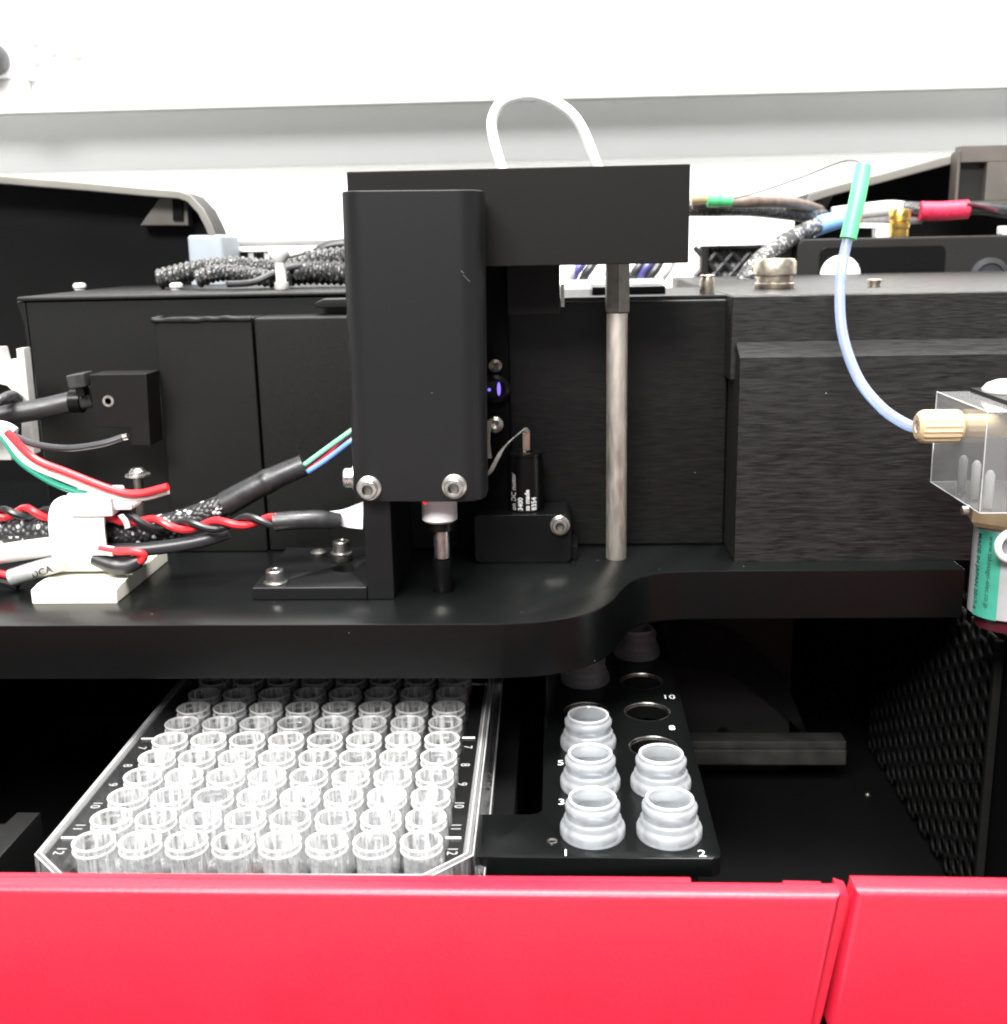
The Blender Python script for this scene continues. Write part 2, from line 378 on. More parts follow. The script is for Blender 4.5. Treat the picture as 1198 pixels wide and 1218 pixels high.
# bench the instrument stands on
struct(MB().box(-1500, 1500, -80, 799, 0, 30, 2), 'bench_top', 'white')
zb = A(400, 114, 745).z; zg = A(400, 197, 790).z
t = thing('wall_trunking', (0, 799, zg), 'white bench trunking with sockets running along the wall above a painted shade band', 'trunking')
tb = put(MB().box(-1400, 1400, 745, 799.5, zb, zb+260, 9, 5), 'housing', 'wall', t)
put(MB().box(-1400, 1400, 789, 799.4, zg, zb-.3, 1.5), 'shade_band', 'strip', t)  # shade below the housing, painted as a grey strip
# socket outlet, blown out in the photo
p0, p1 = A(-45, 28, 743), A(76, 94, 743)
so = put(MB().box(p0.x, p1.x, 738, 744.8, p1.z, p0.z, 2), 'socket_outlet', 'wall', t)
for (u, v, r) in ((42, 52, 3), (43, 75, 3), (63, 63, 3.2), (86, 62, 4.5)):
    q = A(u, v, 738); put(MB().lathe([(r, 0), (r, .6), (r*.8, .7), (.01, .7)], (q.x, 738 if u < 78 else 744.5, q.z), '-y', 16), 'socket_hole', 'sock', so)
q = A(-12, 69, 730)
pl = thing('power_plug', q, 'dark plug pushed into the wall socket at the left edge', 'plug')
put(MB().lathe([(7, 0), (10, 2), (11, 10), (8, 20), (3, 24), (.01, 24)], (q.x, 738, q.z), '-y', 20), 'plug_body', 'tubegrey', pl)
p0 = A(-10, 96, 742); p1 = A(38, 120, 742)
single(MB().box(p0.x, p1.x, 737, 744.7, p1.z+2, p0.z, 1.5), 'trunking_clip', 'ltgrey', 'pale grey cover clip under the wall socket', 'clip')

# ================================================================== INSTRUMENT SHELL
ZI = 52.0
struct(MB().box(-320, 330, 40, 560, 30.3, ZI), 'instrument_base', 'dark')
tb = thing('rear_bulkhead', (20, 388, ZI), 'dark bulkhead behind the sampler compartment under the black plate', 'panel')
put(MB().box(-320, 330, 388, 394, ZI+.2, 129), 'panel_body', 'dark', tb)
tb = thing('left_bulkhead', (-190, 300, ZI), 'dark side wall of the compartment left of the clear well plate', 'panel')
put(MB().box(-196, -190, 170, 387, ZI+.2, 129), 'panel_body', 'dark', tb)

# red front panels
YR = 160.0
def zr_(u, v): q = A(u, v, YR); return (q.x, q.z)
t = thing('front_panel', (-30, YR, 40), 'wide red lacquered front panel below the clear well plate', 'panel', None)
pl_ = [(-320, 34), (zr_(969, 1218+260)[0], 34), zr_(969, 1218), zr_(1003, 1062), (-320, zr_(0, 1046)[1]+1.2)]
put(MB().prism([(-320, 34), (60.5, 34), zr_(968, 1218), zr_(1001, 1066), (-320, zr_(0, 1056)[1]+.5)], 'xz', YR, YR+4.5, 1.3, 4), 'panel_face', 'red', t)
a = zr_(0, 1040); b_ = zr_(822, 1047); zt = A(400, 1036, YR+6).z
put(MB().prism([(-320, 60), (A(822, 1045, YR+6).x, 60), (A(822, 1045, YR+6).x, A(822, 1042, YR+7.5).z), (-320, A(0, 1039, YR+7.5).z+.4)], 'xz', YR+4.51, YR+7.5, .5), 'inner_lip', 'red', t)
put(MB().prism([(A(822, 1045, YR+6).x+.01, 60), (A(932, 1055, YR+6).x-.01, 60), (A(932, 1055, YR+6).x-.01, A(932, 1053, YR+7.5).z), (A(822, 1045, YR+6).x+.01, A(822, 1050, YR+7.5).z)], 'xz', YR+4.51, YR+7.5, .3), 'lip_notch', 'red', t)
put(MB().prism([(A(933, 1055, YR+6).x, 60), (A(986, 1055, YR+6).x-4, 60), (A(986, 1055, YR+6).x, A(986, 1053, YR+7.5).z-1.0), (A(978, 1045, YR+6).x, A(978, 1047, YR+7.5).z), (A(933, 1045, YR+6).x, A(933, 1046, YR+7.5).z)], 'xz', YR+4.51, YR+7.5, .5), 'latch_tab', 'red', t)
put(MB().box(-320, 60, YR+7.6, YR+9.5, 45, A(600, 1040, YR+8).z-4, .3), 'red_bounce_blocker', 'dark', t)  # unseen dark sheet added to keep red bounce off the deck
# rebate strip showing in the gap
put(MB().prism([zr_(962, 1245), zr_(974, 1245), zr_(982.5, 1218), zr_(1016, 1077), zr_(1003.5, 1073), zr_(971, 1218)], 'xz', YR+2.2, YR+7, .1), 'gap_return', 'red', t)
t = thing('front_panel', (115, YR, 40), 'narrower red front panel right of the slanted gap', 'panel', None)
put(MB().prism([(66.5, 34), (320, 34), (320, zr_(1198, 1058)[1]-3), zr_(1019, 1060), zr_(984, 1218)], 'xz', YR, YR+5.5, 1.4, 4), 'panel_face', 'red', t)

# ================================================================== DECK PLATE
ZD, ZDB = 142.8, 129.8
outl = [(-260, 235), (-13, 235)]
ctrl = [(-11.8, 235.05), (-4.4, 236.2), (3.5, 239.6), (9.2, 244.6), (13, 251.4), (15.6, 259.5), (18.6, 266.8), (23.2, 271.9), (29.5, 274.3), (38, 275)]
outl += [(p.x, p.y) for p in catmull([Vector((x, y, 0)) for x, y in ctrl], .9)]
outl += [(102.6, 275), (102.6, 396), (-260, 396)]
dk = single(MB().prism(outl, 'xy', ZDB, ZD, .35, 2), 'deck_plate', 'deck', 'thick satin black base plate with an S curved front edge', 'plate', sharp=25)
cut(dk, MB().lathe([(2.6, -20), (2.6, 20)], (A(523, 611, YN).x+.3, YN, ZD), 'z', 24))

# ================================================================== L BRACKET, COLUMN, ARM
t = thing('mounting_bracket', (-56, 270, ZD), 'black L shaped bracket screwed to the plate under the upright black cover', 'bracket')
ft = put(MB().box(-73, -45.3, 252.7, 289, ZD+.05, ZD+3.1, .25), 'foot', 'black', t)
sl = AZ(412, 676, ZD+3.1)
cut(ft, MB().prism([(sl.x+3.4*math.cos(k*math.pi/12)*1.0, sl.y+3.6*math.sin(k*math.pi/12)) for k in range(24)], 'xy', ZD+.6, ZD+8))
put(MB().box(-45.2, -38.8, 252.7, 289, ZD+.05, 167.0, .3), 'upright', 'black', t)
s1 = AZ(328, 694, ZD+3.1)
cap_screw(t, (s1.x, s1.y, ZD+3.1), 'z', 2.2, 2.9)
s2 = AZ(407, 667, ZD+3.1)
put(MB().lathe([(2.4, 0), (2.6, .3), (2.6, 1.5), (2.3, 1.8)], (s2.x, s2.y, ZD+3.1), 'z', 24), 'spacer', 'hexm', t)
cap_screw(t, (s2.x, s2.y, ZD+4.95), 'z', 2.2, 2.9)
s3 = AZ(379, 660, ZD+3.1)
put(MB().lathe([(2.1, 0), (2.2, .8), (1.4, 1.3), (.9, 1.3), (.8, .7), (.01, .7)], (s3.x, s3.y, ZD+3.1), 'z', 20), 'screw', 'steel', t)

YCOL = 250.0
t = thing('drive_cover', (-31, 259, 167.2), 'upright black box cover in front of the horizontal arm', 'cover')
cv = put(MB().prism(rrect(-47.3, -16.0, YCOL, 267.8, 5.2, 3), 'xy', 167.25, 236.4, .3, 2).xform(Matrix.Translation((-31.6, 0, 202)) @ Matrix.Rotation(rad(.75), 4, 'Y') @ Matrix.Translation((31.6, 0, -202))), 'shell', 'black', t)
for (u, v) in ((438, 582), (540, 580)):
    q = A(u, v, YCOL-1.5); cap_screw(t, (q.x, YCOL+.02, q.z), '-y', 2.2, 2.3)
q = A(417, 568, 258); cap_screw(t, (-47.6, 258, q.z), '-x', 2.3, 2.1)
for pa_, pb_, r_ in (((551, 327), (559, 335), .05), ((548, 322), (552, 325), .04)):
    put(MB().tube([A(*pa_, YCOL-.01), A(*pb_, YCOL-.01)], r_, 5), 'scratch', 'hexm', t)

YA = 268.0
a0, a1 = A(412, 204, YA), A(823, 195, YA)
zt_, zb_ = (a0.z+a1.z)/2, A(700, 315, YA).z
t = thing('horizontal_arm', (0, 282, zb_), 'matt black horizontal arm block bridging the cover and the steel rod', 'arm')
put(MB().box(a0.x, a1.x-.3, YA, 299, zb_, zt_, .3), 'arm_body', 'matt', t)
px = A(606, 340, 300).x; pz = A(664, 362, 290)
put(MB().box(px, A(666, 340, 288).x, 284.5, 297, A(640, 374, 284.5).z, zb_-.02, .3), 'support_block', 'matt', t)
# carriage post behind the cover, with the glimpsed rings and glowing violet lens glints
t = thing('carriage_post', (-15, 297, ZD), 'dark vertical carriage post in the slit right of the upright cover', 'post')
xl, xr = -27.0, A(606, 480, 292).x
put(MB().box(xl, xr, 292, 298.9, ZD+.05, zb_-.05, .3), 'post_body', 'dark', t)
q = A(591, 463, 289)
put(MB().lathe([(3.6, 0), (3.6, 2.4), (2.7, 2.9), (2.3, 2.2), (.01, 2.0)], (q.x-.3, 292, q.z), '-y', 24), 'lens_barrel', 'tie', t)
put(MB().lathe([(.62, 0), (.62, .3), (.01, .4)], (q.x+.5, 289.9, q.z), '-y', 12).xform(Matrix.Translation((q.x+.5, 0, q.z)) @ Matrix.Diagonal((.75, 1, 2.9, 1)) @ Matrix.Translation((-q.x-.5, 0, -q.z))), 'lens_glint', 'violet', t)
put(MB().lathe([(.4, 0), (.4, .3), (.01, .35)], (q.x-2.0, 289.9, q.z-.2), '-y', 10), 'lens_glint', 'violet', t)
q = A(589, 436, 289); put(MB().lathe([(1.7, 0), (1.7, 1.6), (.9, 2), (.01, 1.2)], (q.x, 292, q.z), '-y', 18), 'screw', 'hexm', t)
q = A(589, 506, 289); put(MB().lathe([(2.1, 0), (2.1, 1.8), (1.2, 2.2), (.01, 1.4)], (q.x, 292, q.z), '-y', 18), 'screw', 'steel', t)
pp = [A(582, 500, 288), A(580, 525, 287.5), A(582, 545, 287)]
put(MB().strip(pp, (.7, 0, 0), .25), 'flex_tail', 'ribbon', t)

# steel rod
rb = AZ(733, 664, ZD); zh = A(735, 372, rb.y).z
t = thing('steel_rod', (rb.x, rb.y, ZD), 'vertical brushed steel rod with hexagonal head holding up the arm', 'rod')
put(MB().lathe([(2.55, ZD+.02), (2.65, ZD+.25), (2.65, zh-.05)], (rb.x, rb.y, 0), 'z', 32), 'shaft', 'rod', t)
put(MB().lathe([(3.0, zh), (3.3, zh+.3), (3.3, zb_-.02)], (rb.x, rb.y, 0), 'z', 6, True, rad(30+4)), 'hex_head', 'hexm', t)

# needle unit
q = A(523, 611, YN)
t = thing('needle_unit', (q.x, YN, ZD), 'grey white needle collar with metal stem hanging under the upright cover', 'needle')
zc0, zc1 = A(523, 624, YN-4).z, 167.2
put(MB().lathe([(3.7, zc0), (4.25, zc0+.5), (4.25, zc1)], (q.x, YN, 0), 'z', 32), 'collar', 'collar', t)
zs = A(525, 664, YN).z
put(MB().lathe([(2.9, zc0-2.2), (2.9, zc0-.02)], (q.x+.2, YN, 0), 'z', 24), 'neck_ring', 'tie', t)
put(MB().lathe([(1.2, zs), (1.9, zs+.3), (1.9, zc0-1)], (q.x+.3, YN, 0), 'z', 24), 'stem', 'steel', t)
put(MB().lathe([(1.5, ZD-6), (2.3, ZD-4), (2.3, zs-.02)], (q.x+.3, YN, 0), 'z', 24), 'guide_tip', 'tie', t)
q = A(505, 598, 255)
single(MB().lathe([(.01, -.4), (.35, -.25), (.42, 0), (.35, .25), (.01, .4)], (q.x, 255, q.z), 'z', 10), 'indicator_light', 'led', 'tiny glowing red light beside the needle collar', 'light')

# motor and mount
mb0 = AZ(565, 669, ZD); mx1 = A(680, 640, 283).x; mzt = A(600, 613, 283).z
t = thing('motor_mount', (-10, 290, ZD), 'glossy black clamp block gripping the small motor', 'mount')
put(MB().prism(rrect(mb0.x, mx1, ZD+.05, mzt, 1.6, 4), 'xz', 283.3, 297.5, .3), 'block', 'tie', t)
put(MB().box(mx1-.1, mx1+1.7, 285.5, 297, ZD+.05, ZD+4, .3), 'side_flange', 'tie', t)
q = A(666, 626, 282); cap_screw(t, (q.x, 283.3, q.z), '-y', 2.0, 1.6, True)
mc = A(625, 575, 290); zmt = A(625, 537, 290).z
t = thing('small_motor', (mc.x, 290.5, mzt), 'small black cylindrical motor with white printed lettering', 'motor')
RM = 4.75
put(MB().lathe([(RM, mzt+.03), (RM, zmt-1.4), (RM-.25, zmt-1.3), (RM-.25, zmt-.9), (RM, zmt-.8), (RM, zmt-.3), (RM-.4, zmt), (2.2, zmt), (2.0, zmt+.5), (.01, zmt+.5)], (mc.x, 290.5, 0), 'z', 40), 'can', 'tie', t)
pz = A(626, 514, 290.5).z
put(MB().box(mc.x-.6, mc.x+1.4, 289.6, 291.2, zmt+.4, pz, .2), 'terminal', 'copper', t)
lines = [('on DC motor', 1.75, A(614, 612, 286), 0.), ('3400', 1.75, A(622, 612, 286), .05), ('ss made', 1.75, A(630, 612, 286), .05), ('8354', 1.75, A(638, 612, 286), .05)]
for body, sz, p, bd in lines:
    dx = p.x-mc.x
    def fn(x, y, dx=dx):
        off = dx-y; a = max(-1.5, min(1.5, math.asin(max(-.99, min(.99, off/RM)))))
        return Vector((mc.x+math.sin(a)*(RM+.03), 290.5-math.cos(a)*(RM+.03), mzt+.5+x))
    put(text_mb(body, sz, fn, 'LEFT', 0, bd), 'lettering', 'wink', t)
fl = [A(629, 515, 290), A(624, 511, 288), A(612, 520, 286), A(598, 534, 285), A(588, 552, 284), A(580, 566, 284), A(568, 568, 286)]
single(MB().strip(fl, lambda q: Vector((.3, .1, .5)) if q < .2 else Vector((.95, .3, .75)), .22), 'flex_ribbon', 'ribbon', 'pale flat flex ribbon curling from the motor top to the cover', 'ribbon')

# ================================================================== BOXES BEHIND
# middle box
YM = 300.0
zm = A(760, 357, YM).z; xL0 = A(876, 560, 283.).x
t = thing('middle_housing', (16, 322, ZD), 'black brushed box behind the steel rod', 'housing')
put(MB().box(-13.9, xL0-.1, YM, 352, ZD+.05, zm, .7, 3), 'body', 'brushmid', t)
put(MB().box(-13.6, xL0-.6, YM+.5, 351, zm+.02, zm+1.0, .3), 'lid', 'black', t)
p0, p1 = A(748, 352, 312), A(792, 340, 312)
put(MB().box(p0.x-10, p1.x, 312, 330, zm+1.02, p1.z, .3), 'cover_slab', 'tie', t)
p0 = A(669, 340, 298.8)
put(MB().box(p0.x-.5, p0.x+.5, 298.2, 299.9, A(668, 365, 299).z, A(668, 338, 299).z, .2), 'white_clip', 'white', t)
q = A(843, 345, 303); put(MB().lathe([(2.0, 0), (2.0, 3.2), (1.7, 4.4), (2.0, 4.8), (1.8, 5), (.01, 5)], (q.x, 306, zm+1.02), 'z', 20), 'screw', 'nickel', t)

# right housing: a lower block with a sloped shoulder and a set-back upper part
YB, YB2 = 283.0, 290.0
xL = A(876, 560, YB).x; zs0 = A(1000, 424, YB).z; zs1 = A(1000, 405, YB2).z; ztop = A(1000, 349, YB2).z
t = thing('right_housing', (100, 360, ZD), 'large black brushed metal box with a sloped shoulder at right', 'housing')
put(MB().prism([(YB, ZD+.05), (YB, zs0), (YB2-.3, zs1), (YB2+4, zs1), (YB2+4, zs1-10.1), (YB2+62, zs1-10.1), (YB2+62, ZD+.05)], 'yz', xL, 190, .5, 3), 'lower_front', 'brush', t)
put(MB().box(A(870, 380, YB2).x, 190, YB2, 440, zs1-10, ztop, .7, 3), 'upper_body', 'brush', t)
for (u, v) in ((1040, 341),):
    q = AZ(u, v, ztop); put(MB().lathe([(1.7, 0), (1.7, 1.3), (2.0, 1.4), (2.0, 1.9), (1.6, 2.1), (.01, 2.1)], (q.x, q.y, ztop+.02), 'z', 20), 'screw', 'nickel', t)
q = AZ(921, 343, ztop)
t = thing('thumb_nut', (q.x, q.y, ztop), 'large nickel hexagonal nut standing on the right black box', 'nut')
put(MB().lathe([(5.3, 0), (5.5, .3), (5.5, 1.4), (5.1, 1.7), (5.1, 3.4)], (q.x, q.y, ztop+.03), 'z', 32), 'thread', 'nickel', t)
put(MB().lathe([(5.3, 3.45), (6.1, 4.0), (6.1, 7.2), (5.4, 8.2), (3.0, 8.2), (2.6, 7.6), (.01, 7.6)], (q.x, q.y, ztop+.03), 'z', 12), 'hex_cap', 'nickel', t)

# left housing
YL = 312.0
xl0 = A(37, 420, YL).x; zl = A(200, 350, YL).z
t = thing('left_housing', (-85, 330, ZD), 'long black painted box at left with screws along its top', 'housing')
put(MB().box(xl0, -20.5, YL, 392, ZD+.05, zl-1.2, .6, 3), 'body', 'paint', t)
put(MB().box(xl0-2.0, -20.5, YL-1.0, 393, zl-1.15, zl, .45, 2), 'lid', 'paint', t)
fl0 = A(22, 352, YL-1)
put(MB().prism([(xl0-2.5, zl-1.3), (xl0-.02, zl-1.3), (xl0-.02, zl-22), (xl0-.8, zl-18), (xl0-1.2, zl-7)], 'xz', YL, 392, .3), 'side_flange', 'paint', t)
for u in (95, 210):
    q = AZ(u, 345, zl); put(MB().lathe([(1.6, 0), (1.6, .7), (2.0, .8), (2.0, 1.6), (1.4, 2.2), (.01, 2.2)], (q.x, q.y, zl+.02), 'z', 18), 'screw', 'ltgrey', t)

# welded case in front of it
YW = 296.0
x0, x1, x2 = A(189, 450, YW).x, A(305, 450, YW).x, A(414, 450, YW).x
zw = A(250, 379, YW).z
t = thing('welded_case', ((x0+x1)/2, 292, ZD), 'upright black case with a beaded weld along its top left of the cover', 'case')
put(MB().box(x0, x1-.25, YW, YL-1.2, ZD+.05, zw, .5, 2), 'body', 'paint', t)
wb = MB(); wp = [(x0+.2, YW+6, zw-.1), (x0-.1, YW+.5, zw-.1)]
for k in range(12): wp.append((x0+.2+(x1-x0-.4)*k/11, YW-.05+random.uniform(-.1, .1), zw-.15+random.uniform(-.15, .15)))
wb.tube(wp, lambda q: .7+.06*math.sin(q*41)+.06*math.sin(q*17), 10)
put(wb, 'weld_bead', 'paint', t)
t = thing('plain_case', ((x1+x2)/2+12, 292, ZD), 'plain black case tucked between the welded case and the upright cover', 'case')
put(MB().box(x1+.25, -20.6, YW+.3, YL-1.2, ZD+.05, A(360, 377, YW+.3).z, .7, 2), 'body', 'paint', t)
p0, p1 = A(376, 366, 304), A(420, 355, 304)
single(MB().prism([(p0.x, p0.z), (p1.x, p0.z), (p1.x, p1.z), (p0.x+2, p1.z), (p0.x, p1.z-1)], 'xz', 303, 310.5, .3), 'latch_slab', 'black', 'thin black slab lying behind the plain case beside the cover', 'slab')

# connector block with its cable
YK = 286.0
def K(u, v): q = A(u, v, YK); return (q.x, q.z)
t = thing('connector_block', (K(145, 530)[0], 290, K(145, 530)[1]), 'black square connector block with one socket screw where the thick cable ends', 'connector')
put(MB().prism([K(106, 446), K(174, 445), K(179, 530), K(156, 530), K(155, 509), K(113, 508)], 'xz', YK, 295.8, .25), 'body', 'matt', t)
q = A(129, 477, YK); put(MB().lathe([(1.5, 0), (1.5, .25), (.85, .3), (.8, -.5), (.01, -.5)], (q.x, YK, q.z), '-y', 18), 'screw', 'steel', t)
cb = [A(-60, 515, 282), A(0, 496, 285), A(50, 486, 288), A(109, 472, 291)]
single(MB().tube(cb, 2.75, 18), 'signal_cable', 'shrink', 'thick dark grey sleeved cable running into the connector block', 'cable')
t = thing('cable_tie', A(95, 480, 290), 'black cable tie cinched round the thick sleeved cable', 'cable tie')
c0 = A(92, 477, 290); rot = Matrix.Rotation(rad(-8), 3, 'Y')
put(MB().lathe([(2.8, -1.5), (3.2, -1.5), (3.2, 1.5), (2.8, 1.5)], (c0.x, 290, c0.z), 'x', 24), 'strap', 'tie', t)
h0 = A(93, 453, 286); put(MB().box(h0.x-2.2, h0.x+2.6, 284, 290.5, h0.z-1.6, h0.z+1.9, .4, rot=rot), 'head', 'shrink', t)
put(MB().box(h0.x-1, h0.x+1.2, 286, 289.5, h0.z-4.0, h0.z-1.5, .2, rot=rot), 'tail', 'tie', t)

# pale bracket at the far left edge
YP = 293.0
def Pk(u, v): q = A(u, v, YP); return (q.x, q.z)
arch = [Pk(24+1.5, 540), Pk(25, 490), Pk(20, 471), Pk(8, 459), Pk(-10, 455), Pk(-40, 470)]
t = thing('side_bracket', (Pk(0, 540)[0], YP, Pk(0, 540)[1]), 'pale grey forked metal bracket at the left edge behind the cable', 'bracket')
put(MB().prism([Pk(-40, 415), Pk(1, 413), Pk(5, 429), Pk(20, 427), Pk(19, 415), Pk(28, 414), Pk(41, 540)]+arch, 'xz', YP, YP+4, .3), 'fork', 'ltgrey', t)
put(MB().prism([Pk(-40, 505), Pk(8, 505), Pk(20, 520), Pk(20, 545), Pk(-40, 545)], 'xz', YP-3, YP-.1, .3), 'lower_plate', 'ltgrey', t)
single(MB().tube([A(-30, 490, 278), A(0, 476, 279), A(14, 470, 287), A(22, 474, 292)], 1.3, 12), 'loose_lead', 'tubegrey', 'thin grey lead bending behind the thick cable at left edge', 'cable')

# loose wires
t = thing('cut_lead', A(100, 530, 258), 'thin black lead with a silver tip under the connector block', 'wire')
put(MB().tube([A(10, 515, 262), A(40, 528, 258), A(80, 533, 257), A(120, 528, 257), A(146, 520, 258)], .8, 10), 'insulation', 'tubegrey', t)
put(MB().tube([A(144, 520.6, 258), A(152, 519, 258)], .75, 10, caps=True), 'tip', 'steel', t)
q = A(8, 513, 262)
single(MB().tube([A(-20, 508, 262), A(5, 511, 262), A(16, 517, 262)], 2.0, 14), 'wire_collar', 'collar', 'pale collar bundling the red white and green wires at left edge', 'collar')
W = [('red', 'red_w', [(8, 513), (40, 545), (80, 562), (135, 583), (165, 587), (200, 579)], 257, .95, 'red wire sweeping down from the pale collar above the white clamp'),
     ('white', 'white_w', [(5, 516), (32, 549), (75, 569), (130, 589), (168, 592), (200, 584)], 258.2, .85, 'white wire running just under the red wire above the clamp'),
     ('green', 'green_w', [(2, 519), (24, 549), (60, 573), (95, 586), (120, 592)], 258.6, .75, 'dark green wire passing behind the white clamp head')]
for nm, mt, P, y, r, lb in W:
    single(MB().tube([A(u, v, y) for u, v in P], r, 10), 'loose_wire', mt, lb, 'wire', 'wires from the pale collar')
q = A(164, 566, 279)
t = thing('round_screw', (q.x, 279, ZD), 'dome headed screw standing in the dark corner under the connector block', 'screw')
put(MB().lathe([(1.2, ZD+.02-ZD), (1.2, q.z-ZD)], (q.x, 279, ZD), 'z', 14), 'stem', 'hexm', t)
put(MB().lathe([(3.2, 0), (3.2, .5), (2.1, .55), (2.1, 1.3), (1.4, 2.0), (.01, 2.1)], (q.x, 279, q.z), 'z', 18), 'head', 'steel', t)

# adhesive clamp with its strap
t = thing('cable_clamp', (-116, 266, ZD), 'white strap clamp on an ivory adhesive base holding the cable bundle', 'clamp')
bx0, bx1 = -126.2, -105.3; zbt = ZD+3.9
put(MB().prism([(250.9, ZD+.05), (250.9, zbt-.6), (254.5, zbt), (284, zbt), (287, zbt-1.4), (287, ZD+.05)], 'yz', bx0, bx1, .25), 'base', 'ivory', t)
xc0, xc1 = A(68, 640, 262).x, A(133, 640, 262).x; yc = 265.5; zc = A(100, 640, 262).z+.3
ring = []
ro, ri = 9.2, 8.2
sb = MB()
def rr_(a, r):  # rounded-square loop in yz
    c, s_ = math.cos(a), math.sin(a); k = (abs(c)**3+abs(s_)**3)**(-1/3)
    return (yc+r*.82*k*c, zc+r*k*s_)
out = [rr_(2*math.pi*k/36, ro) for k in range(36)]; inn = [rr_(2*math.pi*k/36, ri) for k in range(36)]
sb.grid([[Vector((xc0, y, z)) for y, z in out], [Vector((xc1, y, z)) for y, z in out], [Vector((xc1, y, z)) for y, z in inn], [Vector((xc0, y, z)) for y, z in inn], [Vector((xc0, y, z)) for y, z in out]])
put(sb, 'strap', 'white', t)
p0, p1 = A(83, 604, 259), A(134, 585, 259)
put(MB().box(p0.x, p1.x, 257.6, 267, p0.z-2, p1.z, .6), 'head', 'white', t)
p0, p1 = A(134, 605, 261), A(160, 596, 261)
put(MB().box(p0.x, p1.x, 259, 266, p0.z, p1.z, .6), 'latch', 'white', t)

# the bundle through the clamp
single(MB().tube([A(-60, 640, 266), A(0, 634, 266), A(60, 632, 266), A(110, 633, 266), A(150, 634, 267), A(200, 626, 268), A(240, 612, 269), A(274, 597, 270)], lambda q: 4.4-1.6*max(0, q-.35)/.65, 20), 'braided_sleeve', 'braid', 'black and white braided sleeve running through the white clamp', 'cable')
single(MB().tube([A(268, 600, 269.5), A(300, 582, 270), A(330, 567, 271), A(362, 553, 272)], lambda q: 3.25-.5*q+.25*math.exp(-((q-.55)/.05)**2), 18), 'heat_shrink', 'shrink', 'dark heat shrink tube from which green red and blue wires emerge', 'sleeve')
G = 'thin wires entering the upright cover'
single(MB().tube([A(358, 556, 272), A(385, 536, 272), A(414, 515, 272), A(425, 507, 273)], .62, 10), 'thin_wire', 'lgreen_w', 'light green wire, uppermost of three leaving the heat shrink', 'wire', G)
single(MB().tube([A(362, 562, 272.6), A(388, 543, 272.6), A(404, 526, 272.6), A(425, 514, 273.6)], .58, 10), 'thin_wire', 'red_w', 'red wire between the green and blue ones leaving heat shrink', 'wire', G)
single(MB().tube([A(362, 564, 271.8), A(388, 547, 271.8), A(414, 527, 271.8), A(425, 519, 272.6)], .68, 10), 'thin_wire', 'blue_w', 'blue wire, lowest of three leaving the heat shrink', 'wire', G)
single(MB().tube([A(-40, 664, 261), A(0, 659, 261), A(40, 653, 261), A(90, 647, 262)], 2.45, 18), 'white_cable', 'white_w', 'plain white jacketed cable entering the clamp from the left', 'cable')
t = thing('labelled_cable', A(40, 684, 260), 'short light grey cable sleeve printed with black letters below the white cable', 'cable')
lp = [A(14, 687, 260), A(45, 677, 260), A(95, 663, 261)]
put(MB().tube(lp, 2.2, 18), 'sleeve', 'greycab', t)
d = (lp[1]-lp[0]).normalized(); upv = Vector((-d.z, 0, d.x))
o_ = A(42, 681, 260)
def fnl(x, y):
    th = (y-.9)/2.25; return o_+d*x+upv*(math.sin(th)*2.28)+Vector((0, -1, 0))*(math.cos(th)*2.28)
put(text_mb('DCA', 2.6, fnl, 'LEFT', 0, .03), 'lettering', 'ink', t)
single(MB().tube([A(-30, 678, 260), A(0, 682, 260), A(16, 686, 260)], .95, 10), 'red_lead', 'red_w', 'short red lead at the left end of the printed grey sleeve', 'wire')
single(MB().tube([A(-30, 690, 262), A(0, 690, 262), A(22, 695, 262)], 1.6, 10), 'black_lead', 'black_w', 'black lead beneath the printed grey sleeve at left edge', 'wire')
def twisted(P, y, r, amp, turns, ph=0):
    base = catmull([A(u, v, y) for u, v in P], .6); n = len(base); out = ([], [])
    for i, p in enumerate(base):
        a = ph+turns*2*math.pi*i/(n-1); o = Vector((0, math.cos(a), math.sin(a)))*amp
        out[0].append(p+o); out[1].append(p-o)
    return out
def pair(P, y, r, amp, turns, ph, label):
    t = thing('twisted_pair', A(P[0][0], P[0][1], y), label, 'wire', 'red and black twisted wires')
    a, b = twisted(P, y, r, amp, turns, ph)
    put(MB().tube(a, r, 9, spline=False), 'red_wire', 'red_w', t); put(MB().tube(b, r, 9, spline=False), 'black_wire', 'black_w', t)
pair([(-30, 612), (0, 611), (30, 609), (62, 612), (90, 620)], 262.5, .95, 1.0, 2.2, .6, 'red and black twisted wires on top of the bundle left of the clamp')
pair([(118, 614), (150, 616), (180, 622), (215, 625), (262, 624), (300, 619), (330, 620)], 262, .95, 1.05, 3.0, 1.6, 'red and black twisted wires leaving the clamp toward the lower heat shrink')
single(MB().tube([A(120, 654, 262), A(160, 654, 262), A(200, 650, 263), A(240, 643, 264.5), A(272, 633, 266)], 1.75, 14), 'grey_sleeve', 'tubegrey', 'smooth dark grey sleeve beneath the braid right of the clamp', 'cable')
q = A(140, 672, 258)
single(MB().tube([A(112, 664, 259), A(135, 672, 258.5), A(150, 673, 258.5), A(166, 667, 259)], lambda q: 2.3-.9*abs(q-.5)*1.2, 14), 'black_sleeve_end', 'shrink', 'short black sleeve end bulging from the clamp above its base', 'sleeve')
single(MB().tube([A(118, 653, 257.5), A(140, 656, 257), A(158, 656, 257), A(171, 660, 257.5), A(168, 667, 258), A(158, 664, 259)], .95, 10), 'red_loop', 'red_w', 'short red wire loop poking out of the clamp mouth', 'wire')
single(MB().tube([A(110, 655, 257.8), A(126, 655, 257.6), A(136, 656, 257.4)], 1.25, 12), 'white_ferrule', 'white_w', 'white ferrule at the root of the red wire loop', 'ferrule')
